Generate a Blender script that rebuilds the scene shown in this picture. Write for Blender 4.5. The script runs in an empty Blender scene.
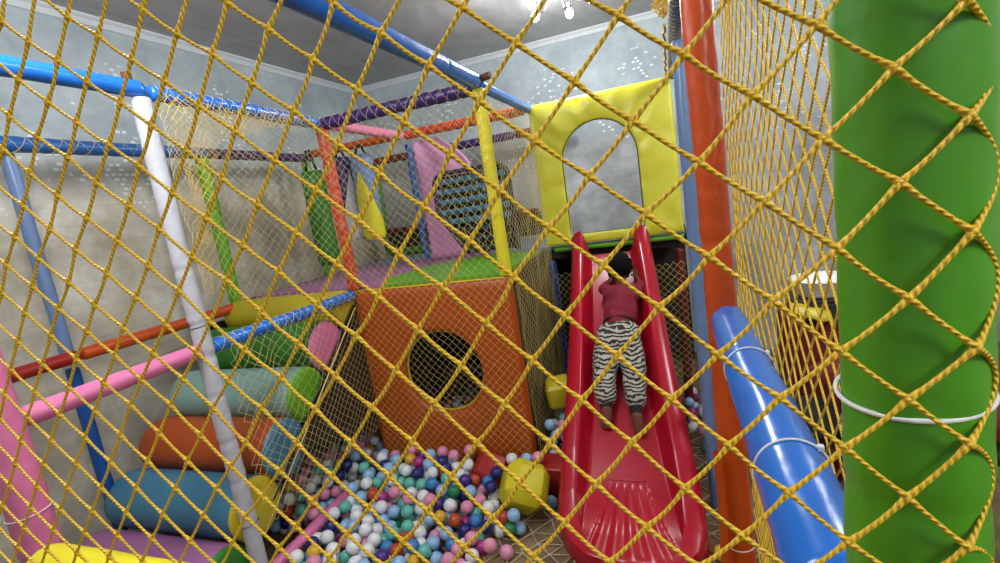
# soft-play frame seen through a rope net
EXPO = -0.12
NETDATA="-40:-9:-10901,-6687 -10665,-6900 -10429,-7113|-39:-10:-10927,-6248 -10691,-6461 -10455,-6674 -10219,-6887 -9983,-7100|-38:-11:-10952,-5809 -10717,-6021 -10481,-6234 -10245,-6447 -10009,-6660 -9773,-6873 -9537,-7086|-37:-12:-10978,-5369 -10742,-5582 -10506,-5795 -10270,-6008 -10035,-6221 -9799,-6434 -9563,-6646 -9327,-6859 -9091,-7072|-36:-12:-10768,-5143 -10532,-5356 -10296,-5568 -10060,-5781 -9824,-5994 -9588,-6207 -9352,-6420 -9117,-6633 -8881,-6846 -8645,-7059|-35:-13:-10793,-4703 -10557,-4916 -10322,-5129 -10086,-5342 -9850,-5555 -9614,-5768 -9378,-5980 -9142,-6193 -8906,-6406 -8670,-6619 -8435,-6832 -8199,-7045|-34:-14:-10819,-4264 -10583,-4477 -10347,-4690 -10111,-4902 -9875,-5115 -9639,-5328 -9404,-5541 -9168,-5754 -8932,-5967 -8696,-6180 -8460,-6393 -8224,-6605 -7988,-6818 -7753,-7031|-33:-15:-10844,-3824 -10609,-4037 -10373,-4250 -10137,-4463 -9901,-4676 -9665,-4889 -9429,-5102 -9193,-5315 -8957,-5527 -8722,-5740 -8486,-5953 -8250,-6166 -8014,-6379 -7778,-6592 -7542,-6805 -7306,-7018|-32:-16:-10870,-3385 -10634,-3598 -10398,-3811 -10162,-4024 -9927,-4236 -9691,-4449 -9455,-4662 -9219,-4875 -8983,-5088 -8747,-5301 -8511,-5514 -8275,-5727 -8040,-5939 -7804,-6152 -7568,-6365 -7332,-6578 -7096,-6791 -6860,-7004|-31:-17:-10896,-2946 -10660,-3158 -10424,-3371 -10188,-3584 -9952,-3797 -9716,-4010 -9480,-4223 -9244,-4436 -9009,-4649 -8773,-4861 -8537,-5074 -8301,-5287 -8065,-5500 -7829,-5713 -7593,-5926 -7357,-6139 -7122,-6352 -6886,-6564 -6650,-6777 -6414,-6990|-30:-18:-10921,-2506 -10685,-2719 -10449,-2932 -10214,-3145 -9978,-3358 -9742,-3570 -9506,-3783 -9270,-3996 -9034,-4209 -8798,-4422 -8562,-4635 -8327,-4848 -8091,-5061 -7855,-5273 -7619,-5486 -7383,-5699 -7147,-5912 -6911,-6125 -6675,-6338 -6440,-6551 -6204,-6764 -5968,-6977 -5732,-7190|-29:-19:-10947,-2067 -10711,-2280 -10475,-2493 -10239,-2705 -10003,-2918 -9767,-3131 -9531,-3344 -9296,-3557 -9060,-3770 -8824,-3982 -8588,-4195 -8352,-4408 -8116,-4621 -7880,-4834 -7644,-5047 -7409,-5260 -7173,-5473 -6937,-5685 -6701,-5898 -6465,-6111 -6229,-6324 -5993,-6537 -5758,-6750 -5522,-6963 -5286,-7176|-28:-20:-10972,-1627 -10736,-1840 -10501,-2053 -10265,-2266 -10029,-2479 -9793,-2692 -9557,-2905 -9321,-3117 -9085,-3330 -8849,-3543 -8613,-3756 -8378,-3969 -8142,-4182 -7906,-4394 -7670,-4607 -7434,-4820 -7198,-5033 -6962,-5246 -6727,-5459 -6491,-5672 -6255,-5885 -6019,-6098 -5783,-6311 -5547,-6523 -5311,-6736 -5076,-6949 -4840,-7162|-27:-21:-10998,-1188 -10762,-1401 -10526,-1614 -10290,-1827 -10054,-2039 -9818,-2252 -9582,-2465 -9347,-2678 -9111,-2891 -8875,-3104 -8639,-3316 -8403,-3529 -8167,-3742 -7931,-3955 -7695,-4168 -7460,-4381 -7224,-4593 -6988,-4806 -6752,-5019 -6516,-5232 -6280,-5445 -6045,-5658 -5809,-5871 -5573,-6084 -5337,-6297 -5101,-6510 -4865,-6723 -4629,-6936 -4394,-7149|-26:-21:-10788,-962 -10552,-1174 -10316,-1387 -10080,-1600 -9844,-1813 -9608,-2026 -9372,-2239 -9136,-2451 -8900,-2664 -8664,-2877 -8428,-3090 -8193,-3303 -7957,-3515 -7721,-3728 -7485,-3941 -7249,-4154 -7013,-4367 -6778,-4580 -6542,-4793 -6306,-5005 -6070,-5218 -5834,-5431 -5598,-5644 -5363,-5857 -5127,-6070 -4891,-6283 -4655,-6496 -4419,-6709 -4183,-6922 -3947,-7135|-25:-22:-10813,-522 -10577,-735 -10341,-948 -10105,-1161 -9869,-1374 -9634,-1586 -9398,-1799 -9162,-2012 -8926,-2225 -8690,-2438 -8454,-2650 -8218,-2863 -7982,-3076 -7746,-3289 -7510,-3501 -7275,-3714 -7039,-3927 -6803,-4140 -6567,-4353 -6331,-4566 -6096,-4779 -5860,-4992 -5624,-5205 -5388,-5418 -5152,-5631 -4916,-5844 -4681,-6057 -4445,-6270 -4209,-6483 -3973,-6696 -3737,-6909 -3501,-7121|-24:-23:-10839,-83 -10603,-296 -10367,-509 -10131,-721 -9895,-934 -9659,-1147 -9423,-1360 -9187,-1573 -8951,-1785 -8715,-1998 -8479,-2211 -8243,-2424 -8008,-2636 -7772,-2849 -7536,-3062 -7300,-3275 -7064,-3487 -6828,-3700 -6593,-3913 -6357,-4126 -6121,-4339 -5885,-4552 -5649,-4765 -5414,-4978 -5178,-5191 -4942,-5404 -4706,-5617 -4470,-5830 -4234,-6043 -3999,-6256 -3763,-6469 -3527,-6682 -3291,-6895 -3055,-7108|-23:-24:-10864,356 -10628,144 -10392,-69 -10157,-282 -9921,-495 -9685,-708 -9449,-921 -9213,-1133 -8977,-1346 -8741,-1559 -8505,-1772 -8269,-1984 -8033,-2197 -7797,-2410 -7561,-2622 -7325,-2835 -7089,-3048 -6854,-3260 -6618,-3473 -6382,-3686 -6146,-3899 -5910,-4112 -5675,-4325 -5439,-4538 -5203,-4751 -4967,-4964 -4732,-5177 -4496,-5390 -4260,-5603 -4024,-5816 -3788,-6029 -3553,-6242 -3317,-6455 -3081,-6668 -2845,-6881 -2609,-7094|-22:-25:-10890,796 -10654,583 -10418,370 -10182,157 -9946,-56 -9710,-269 -9474,-481 -9238,-694 -9002,-907 -8766,-1120 -8530,-1332 -8294,-1545 -8058,-1758 -7822,-1970 -7586,-2183 -7350,-2395 -7115,-2608 -6879,-2821 -6643,-3033 -6407,-3246 -6171,-3459 -5936,-3672 -5700,-3885 -5464,-4098 -5229,-4311 -4993,-4524 -4757,-4737 -4521,-4950 -4286,-5163 -4050,-5377 -3814,-5590 -3578,-5803 -3342,-6016 -3106,-6229 -2871,-6442 -2635,-6655 -2399,-6868 -2163,-7081|-21:-26:-10916,1235 -10680,1022 -10444,809 -10208,597 -9972,384 -9736,171 -9500,-42 -9264,-255 -9028,-468 -8792,-680 -8556,-893 -8320,-1106 -8083,-1318 -7847,-1531 -7611,-1743 -7375,-1956 -7140,-2168 -6904,-2381 -6668,-2593 -6432,-2806 -6197,-3019 -5961,-3231 -5725,-3444 -5489,-3657 -5254,-3870 -5018,-4083 -4782,-4297 -4547,-4510 -4311,-4723 -4075,-4937 -3840,-5150 -3604,-5363 -3368,-5576 -3132,-5790 -2896,-6003 -2660,-6216 -2424,-6429 -2189,-6641 -1953,-6854 -1717,-7067|-20:-27:-10941,1675 -10705,1462 -10469,1249 -10233,1036 -9997,823 -9761,610 -9525,397 -9289,184 -9053,-29 -8817,-241 -8581,-454 -8345,-667 -8109,-879 -7873,-1092 -7637,-1304 -7400,-1516 -7165,-1729 -6929,-1941 -6693,-2153 -6457,-2366 -6221,-2578 -5986,-2791 -5750,-3004 -5514,-3216 -5279,-3429 -5043,-3643 -4808,-3856 -4572,-4069 -4336,-4283 -4101,-4496 -3865,-4710 -3629,-4923 -3394,-5137 -3158,-5350 -2922,-5563 -2686,-5776 -2450,-5989 -2214,-6202 -1978,-6415 -1742,-6628 -1507,-6841 -1271,-7054|-19:-28:-10967,2114 -10731,1901 -10495,1688 -10259,1475 -10023,1262 -9787,1049 -9551,836 -9315,623 -9079,411 -8843,198 -8607,-15 -8371,-228 -8134,-440 -7898,-653 -7662,-865 -7425,-1077 -7189,-1290 -6953,-1502 -6717,-1714 -6482,-1926 -6246,-2138 -6010,-2350 -5775,-2563 -5539,-2775 -5304,-2988 -5068,-3201 -4833,-3414 -4597,-3628 -4362,-3842 -4126,-4055 -3890,-4269 -3655,-4483 -3419,-4697 -3183,-4910 -2948,-5124 -2712,-5337 -2476,-5550 -2240,-5763 -2004,-5976 -1768,-6189 -1532,-6402 -1296,-6614 -1060,-6827 -825,-7040|-18:-29:-10992,2553 -10757,2340 -10521,2128 -10285,1915 -10049,1702 -9813,1489 -9577,1276 -9341,1063 -9105,850 -8869,637 -8632,424 -8396,211 -8160,-2 -7924,-214 -7687,-427 -7451,-639 -7214,-851 -6978,-1063 -6742,-1274 -6506,-1486 -6270,-1698 -6035,-1910 -5799,-2122 -5564,-2334 -5328,-2546 -5093,-2759 -4857,-2972 -4622,-3186 -4387,-3399 -4151,-3614 -3916,-3828 -3680,-4042 -3445,-4256 -3209,-4470 -2973,-4684 -2738,-4897 -2502,-5111 -2266,-5324 -2030,-5537 -1794,-5749 -1558,-5962 -1322,-6175 -1086,-6388 -850,-6601 -614,-6814 -378,-7027|-17:-29:-10782,2780 -10546,2567 -10310,2354 -10074,2141 -9838,1928 -9602,1715 -9366,1502 -9130,1289 -8894,1076 -8658,863 -8422,650 -8186,437 -7949,224 -7713,12 -7476,-200 -7239,-413 -7003,-624 -6766,-836 -6529,-1047 -6294,-1258 -6058,-1470 -5823,-1681 -5587,-1892 -5352,-2104 -5117,-2316 -4882,-2529 -4646,-2742 -4411,-2956 -4176,-3170 -3941,-3385 -3705,-3600 -3470,-3815 -3235,-4030 -2999,-4244 -2763,-4458 -2527,-4671 -2292,-4884 -2056,-5097 -1820,-5310 -1584,-5523 -1348,-5736 -1112,-5949 -876,-6162 -640,-6375 -404,-6587 -168,-6800 68,-7013|-16:-30:-10808,3219 -10572,3006 -10336,2793 -10100,2580 -9864,2367 -9628,2154 -9392,1941 -9156,1728 -8920,1515 -8684,1302 -8448,1089 -8212,876 -7975,663 -7739,450 -7502,238 -7265,25 -7028,-187 -6790,-398 -6553,-609 -6316,-820 -6080,-1030 -5845,-1241 -5610,-1451 -5375,-1662 -5140,-1873 -4905,-2085 -4670,-2297 -4435,-2511 -4200,-2725 -3965,-2940 -3730,-3155 -3495,-3372 -3260,-3588 -3025,-3803 -2789,-4018 -2553,-4232 -2318,-4445 -2082,-4659 -1846,-4872 -1610,-5084 -1374,-5297 -1138,-5510 -902,-5723 -666,-5936 -430,-6148 -194,-6361 42,-6574 278,-6787 514,-6999|-15:-31:-10833,3659 -10598,3446 -10362,3233 -10126,3020 -9890,2807 -9654,2594 -9418,2381 -9182,2168 -8946,1955 -8710,1742 -8474,1528 -8237,1315 -8001,1102 -7765,889 -7528,676 -7291,463 -7054,251 -6816,39 -6578,-172 -6339,-382 -6102,-592 -5866,-802 -5631,-1011 -5398,-1220 -5163,-1430 -4928,-1640 -4693,-1851 -4459,-2063 -4224,-2277 -3990,-2492 -3755,-2707 -3521,-2925 -3286,-3143 -3050,-3361 -2815,-3578 -2579,-3793 -2344,-4006 -2108,-4220 -1872,-4433 -1636,-4646 -1400,-4859 -1164,-5071 -928,-5284 -692,-5497 -456,-5709 -220,-5922 16,-6135 252,-6347 488,-6560 724,-6773 960,-6986|-14:-32:-10859,4098 -10623,3885 -10387,3672 -10151,3459 -9915,3246 -9679,3033 -9444,2820 -9208,2607 -8972,2394 -8736,2181 -8499,1968 -8263,1755 -8027,1541 -7791,1328 -7554,1115 -7317,902 -7080,689 -6843,476 -6605,264 -6365,53 -6125,-157 -5884,-365 -5648,-574 -5416,-780 -5184,-988 -4951,-1196 -4716,-1404 -4481,-1613 -4246,-1827 -4013,-2041 -3779,-2256 -3546,-2472 -3311,-2692 -3076,-2915 -2841,-3136 -2605,-3353 -2370,-3568 -2134,-3782 -1898,-3995 -1662,-4208 -1426,-4420 -1190,-4633 -954,-4846 -718,-5058 -482,-5271 -246,-5483 -9,-5696 227,-5909 463,-6121 699,-6334 934,-6547|-13:-33:-10885,4538 -10649,4325 -10413,4112 -10177,3899 -9941,3686 -9705,3473 -9469,3260 -9233,3047 -8997,2834 -8761,2621 -8525,2407 -8289,2194 -8053,1981 -7817,1767 -7580,1554 -7344,1340 -7107,1127 -6870,913 -6632,700 -6393,488 -6153,277 -5910,68 -5663,-140 -5424,-348 -5199,-548 -4971,-753 -4740,-960 -4503,-1165 -4268,-1370 -4033,-1587 -3801,-1804 -3568,-2017 -3339,-2232 -3104,-2457 -2867,-2689 -2632,-2913 -2396,-3130 -2161,-3345 -1925,-3558 -1689,-3771 -1453,-3983 -1216,-4195 -980,-4408 -744,-4620 -508,-4832 -272,-5045 -35,-5257 201,-5470 437,-5682 673,-5895 909,-6108|-12:-34:-10910,4977 -10674,4764 -10438,4551 -10203,4338 -9967,4125 -9731,3912 -9495,3699 -9259,3486 -9023,3273 -8787,3060 -8551,2847 -8315,2634 -8079,2420 -7843,2207 -7606,1993 -7370,1780 -7134,1566 -6897,1352 -6660,1138 -6422,924 -6183,711 -5943,500 -5698,291 -5447,84 -5192,-127 -4984,-308 -4755,-514 -4536,-722 -4290,-926 -4055,-1114 -3818,-1348 -3593,-1567 -3353,-1775 -3136,-1991 -2895,-2230 -2659,-2472 -2424,-2695 -2188,-2910 -1952,-3123 -1716,-3335 -1480,-3547 -1243,-3759 -1007,-3971 -771,-4183 -534,-4395 -298,-4607 -61,-4819 175,-5031 411,-5244 647,-5456 883,-5669 1119,-5881|-11:-33:-10464,4991 -10228,4778 -9992,4565 -9756,4352 -9520,4139 -9285,3926 -9049,3713 -8813,3500 -8577,3286 -8341,3073 -8105,2860 -7869,2646 -7632,2433 -7396,2219 -7160,2005 -6923,1791 -6687,1576 -6449,1362 -6212,1148 -5974,933 -5734,720 -5492,508 -5249,298 -5013,91 -4780,-110 -4558,-309 -4297,-506 -4063,-711 -3850,-913 -3609,-1114 -3377,-1352 -3147,-1583 -2915,-1805 -2684,-2036 -2454,-2265 -2218,-2480 -1980,-2691 -1744,-2902 -1508,-3113 -1271,-3325 -1035,-3536 -798,-3747 -561,-3958 -324,-4170 -88,-4382 149,-4594 385,-4806 621,-5018 857,-5230 1093,-5443|-10:-32:-10018,5004 -9782,4791 -9546,4578 -9310,4365 -9074,4152 -8838,3939 -8602,3726 -8366,3513 -8130,3299 -7894,3086 -7658,2872 -7422,2659 -7186,2445 -6950,2230 -6713,2015 -6476,1800 -6239,1585 -6002,1369 -5763,1153 -5524,937 -5284,722 -5041,507 -4792,287 -4599,98 -4333,-118 -4114,-307 -3880,-500 -3644,-707 -3402,-911 -3172,-1129 -2943,-1395 -2695,-1595 -2477,-1819 -2254,-2056 -2010,-2264 -1774,-2475 -1537,-2683 -1301,-2894 -1063,-3103 -826,-3313 -589,-3524 -352,-3734 -115,-3945 122,-4157 359,-4368 595,-4580 831,-4792 1067,-5004|-9:-31:-9572,5018 -9336,4805 -9100,4592 -8864,4379 -8628,4165 -8392,3952 -8156,3739 -7920,3526 -7684,3312 -7448,3098 -7212,2884 -6976,2670 -6739,2456 -6503,2240 -6266,2024 -6029,1807 -5791,1589 -5553,1371 -5314,1151 -5072,932 -4833,719 -4587,502 -4367,293 -4152,118 -3888,-86 -3660,-287 -3425,-497 -3194,-717 -2961,-929 -2726,-1132 -2488,-1378 -2258,-1613 -2022,-1831 -1810,-2057 -1568,-2256 -1332,-2467 -1094,-2675 -857,-2884 -618,-3092 -380,-3301 -142,-3511 95,-3721 332,-3932 569,-4143 805,-4354 1042,-4566|-8:-30:-9126,5031 -8890,4818 -8654,4605 -8418,4392 -8182,4179 -7946,3965 -7710,3752 -7474,3538 -7238,3324 -7002,3110 -6765,2896 -6529,2680 -6293,2465 -6056,2248 -5819,2030 -5582,1810 -5343,1589 -5104,1366 -4860,1144 -4607,924 -4398,710 -4178,519 -3935,322 -3696,131 -3449,-74 -3212,-269 -2993,-505 -2753,-720 -2500,-920 -2277,-1140 -2045,-1369 -1808,-1589 -1580,-1813 -1370,-2044 -1128,-2252 -890,-2462 -650,-2666 -411,-2873 -171,-3080 67,-3288 305,-3497 542,-3707 779,-3918 1015,-4129|-7:-29:-8679,5045 -8443,4832 -8208,4618 -7972,4405 -7736,4192 -7500,3978 -7264,3765 -7028,3551 -6791,3336 -6555,3121 -6319,2906 -6082,2689 -5846,2471 -5609,2251 -5371,2028 -5133,1804 -4895,1580 -4659,1355 -4424,1125 -4205,938 -3951,754 -3738,541 -3486,349 -3257,160 -3013,-57 -2764,-236 -2539,-471 -2305,-696 -2068,-920 -1842,-1130 -1601,-1349 -1375,-1570 -1150,-1828 -929,-2053 -686,-2247 -446,-2452 -203,-2653 38,-2858 277,-3065 515,-3273 752,-3483 989,-3693|-6:-28:-8233,5058 -7997,4845 -7761,4632 -7525,4418 -7289,4205 -7053,3991 -6817,3777 -6581,3562 -6345,3347 -6109,3131 -5872,2914 -5635,2694 -5398,2472 -5160,2246 -4921,2012 -4680,1774 -4446,1555 -4215,1331 -3982,1135 -3763,958 -3516,763 -3293,588 -3054,372 -2813,175 -2561,-32 -2325,-224 -2090,-459 -1859,-668 -1631,-898 -1405,-1106 -1175,-1353 -945,-1586 -715,-1821 -486,-2040 -239,-2233 7,-2431 249,-2636 488,-2843 726,-3051 963,-3260|-5:-27:-7787,5071 -7551,4858 -7315,4645 -7079,4431 -6843,4217 -6607,4003 -6371,3789 -6135,3573 -5899,3357 -5662,3140 -5426,2920 -5188,2696 -4950,2467 -4709,2227 -4463,1974 -4215,1717 -4003,1536 -3775,1361 -3561,1178 -3312,999 -3089,809 -2845,608 -2605,394 -2372,203 -2128,-4 -1887,-220 -1650,-435 -1428,-652 -1192,-879 -970,-1113 -735,-1344 -512,-1575 -269,-1807 -23,-2006 220,-2214 460,-2417 699,-2623 937,-2829|-4:-26:-7341,5085 -7105,4871 -6869,4658 -6633,4444 -6397,4230 -6161,4015 -5925,3800 -5689,3584 -5452,3366 -5216,3147 -4979,2924 -4741,2696 -4501,2460 -4258,2218 -4022,1995 -3800,1805 -3576,1588 -3350,1418 -3117,1218 -2879,1038 -2647,841 -2412,649 -2172,433 -1926,221 -1682,14 -1461,-206 -1220,-418 -999,-639 -769,-862 -531,-1092 -298,-1327 -58,-1569 193,-1807 433,-1997 672,-2203 910,-2405|-3:-25:-6895,5098 -6659,4884 -6423,4671 -6187,4456 -5951,4242 -5715,4027 -5479,3811 -5243,3594 -5006,3376 -4770,3155 -4532,2931 -4295,2704 -4057,2478 -3824,2264 -3595,2054 -3366,1847 -3137,1660 -2913,1462 -2680,1261 -2440,1092 -2206,878 -1967,677 -1724,448 -1492,252 -1255,31 -1016,-179 -803,-396 -559,-625 -321,-850 -81,-1086 164,-1326 408,-1558 641,-1795 883,-1985 1120,-2190|-2:-24:-6449,5111 -6213,4897 -5977,4683 -5741,4469 -5505,4254 -5269,4039 -5033,3823 -4797,3606 -4560,3387 -4324,3167 -4088,2947 -3853,2729 -3619,2515 -3387,2303 -3156,2099 -2927,1899 -2696,1698 -2466,1506 -2250,1322 -2012,1125 -1766,909 -1531,701 -1289,485 -1055,279 -809,54 -583,-165 -337,-381 -97,-611 146,-860 394,-1076 643,-1317 871,-1548 1086,-1778|-1:-23:-6002,5124 -5767,4910 -5531,4696 -5295,4482 -5059,4267 -4823,4052 -4587,3836 -4351,3619 -4115,3402 -3880,3186 -3645,2971 -3411,2758 -3177,2547 -2945,2340 -2714,2136 -2482,1934 -2254,1739 -2025,1540 -1790,1339 -1569,1146 -1322,936 -1090,724 -848,503 -599,265 -356,55 -115,-158 142,-388 388,-610 636,-857 878,-1084 1088,-1286|0:-22:-5556,5137 -5320,4924 -5085,4710 -4849,4495 -4613,4281 -4377,4066 -4141,3850 -3906,3635 -3671,3421 -3435,3207 -3201,2995 -2967,2784 -2734,2576 -2501,2369 -2269,2165 -2038,1963 -1806,1761 -1575,1561 -1343,1357 -1101,1145 -863,941 -625,721 -373,493 -131,269 132,37 377,-170 638,-402 885,-639 1109,-863|1:-21:-5110,5151 -4874,4937 -4639,4723 -4403,4509 -4167,4295 -3932,4081 -3696,3867 -3461,3653 -3226,3440 -2991,3228 -2756,3017 -2522,2808 -2289,2600 -2055,2393 -1822,2187 -1589,1982 -1356,1778 -1121,1571 -884,1363 -646,1153 -400,933 -147,722 107,500 359,279 604,53 860,-163 1094,-388|2:-20:-4664,5165 -4429,4951 -4193,4737 -3957,4524 -3721,4310 -3486,4097 -3250,3884 -3015,3671 -2780,3459 -2545,3248 -2311,3037 -2076,2828 -1842,2619 -1608,2412 -1374,2204 -1139,1997 -904,1788 -667,1579 -426,1366 -181,1152 66,938 324,715 599,497 850,278 1084,54|3:-19:-4218,5178 -3983,4965 -3747,4752 -3511,4539 -3276,4326 -3040,4113 -2805,3900 -2569,3688 -2334,3477 -2099,3266 -1865,3055 -1630,2845 -1395,2636 -1160,2427 -924,2217 -688,2008 -450,1797 -210,1584 33,1371 281,1154 540,934 801,708 1073,463|4:-18:-3772,5193 -3537,4980 -3301,4767 -3065,4554 -2830,4341 -2594,4128 -2359,3916 -2123,3704 -1888,3493 -1653,3282 -1418,3071 -1182,2861 -947,2650 -711,2440 -474,2229 -236,2017 4,1805 246,1591 492,1374 745,1155 1005,930|5:-16:-3090,4994 -2855,4781 -2619,4569 -2384,4356 -2148,4144 -1913,3932 -1677,3720 -1442,3508 -1206,3297 -971,3086 -735,2875 -498,2663 -262,2452 -24,2240 215,2027 457,1813 700,1598 949,1381|6:-15:-2644,5009 -2409,4796 -2173,4583 -1937,4371 -1702,4159 -1466,3947 -1231,3735 -995,3523 -759,3311 -523,3099 -287,2888 -50,2676 188,2463 426,2250 666,2037 908,1823|7:-14:-2198,5023 -1963,4810 -1727,4598 -1491,4385 -1255,4173 -1020,3961 -784,3749 -548,3537 -312,3325 -76,3113 161,2900 398,2688 636,2475 875,2262 1115,2048|8:-13:-1752,5037 -1516,4824 -1280,4612 -1045,4399 -809,4187 -573,3975 -337,3762 -101,3550 135,3338 372,3125 609,2913 846,2700 1084,2487|9:-12:-1306,5051 -1070,4838 -834,4626 -598,4413 -362,4201 -126,3988 110,3776 346,3563 582,3351 819,3138 1056,2925|10:-11:-859,5065 -624,4852 -388,4640 -152,4427 84,4214 320,4002 556,3789 793,3577 1029,3364|11:-10:-413,5079 -177,4866 59,4653 295,4441 531,4228 767,4015 1003,3803|12:-9:33,5092 269,4880 505,4667 741,4454 977,4241|13:-8:479,5106 715,4893 951,4680|14:-7:926,5120"
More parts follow.
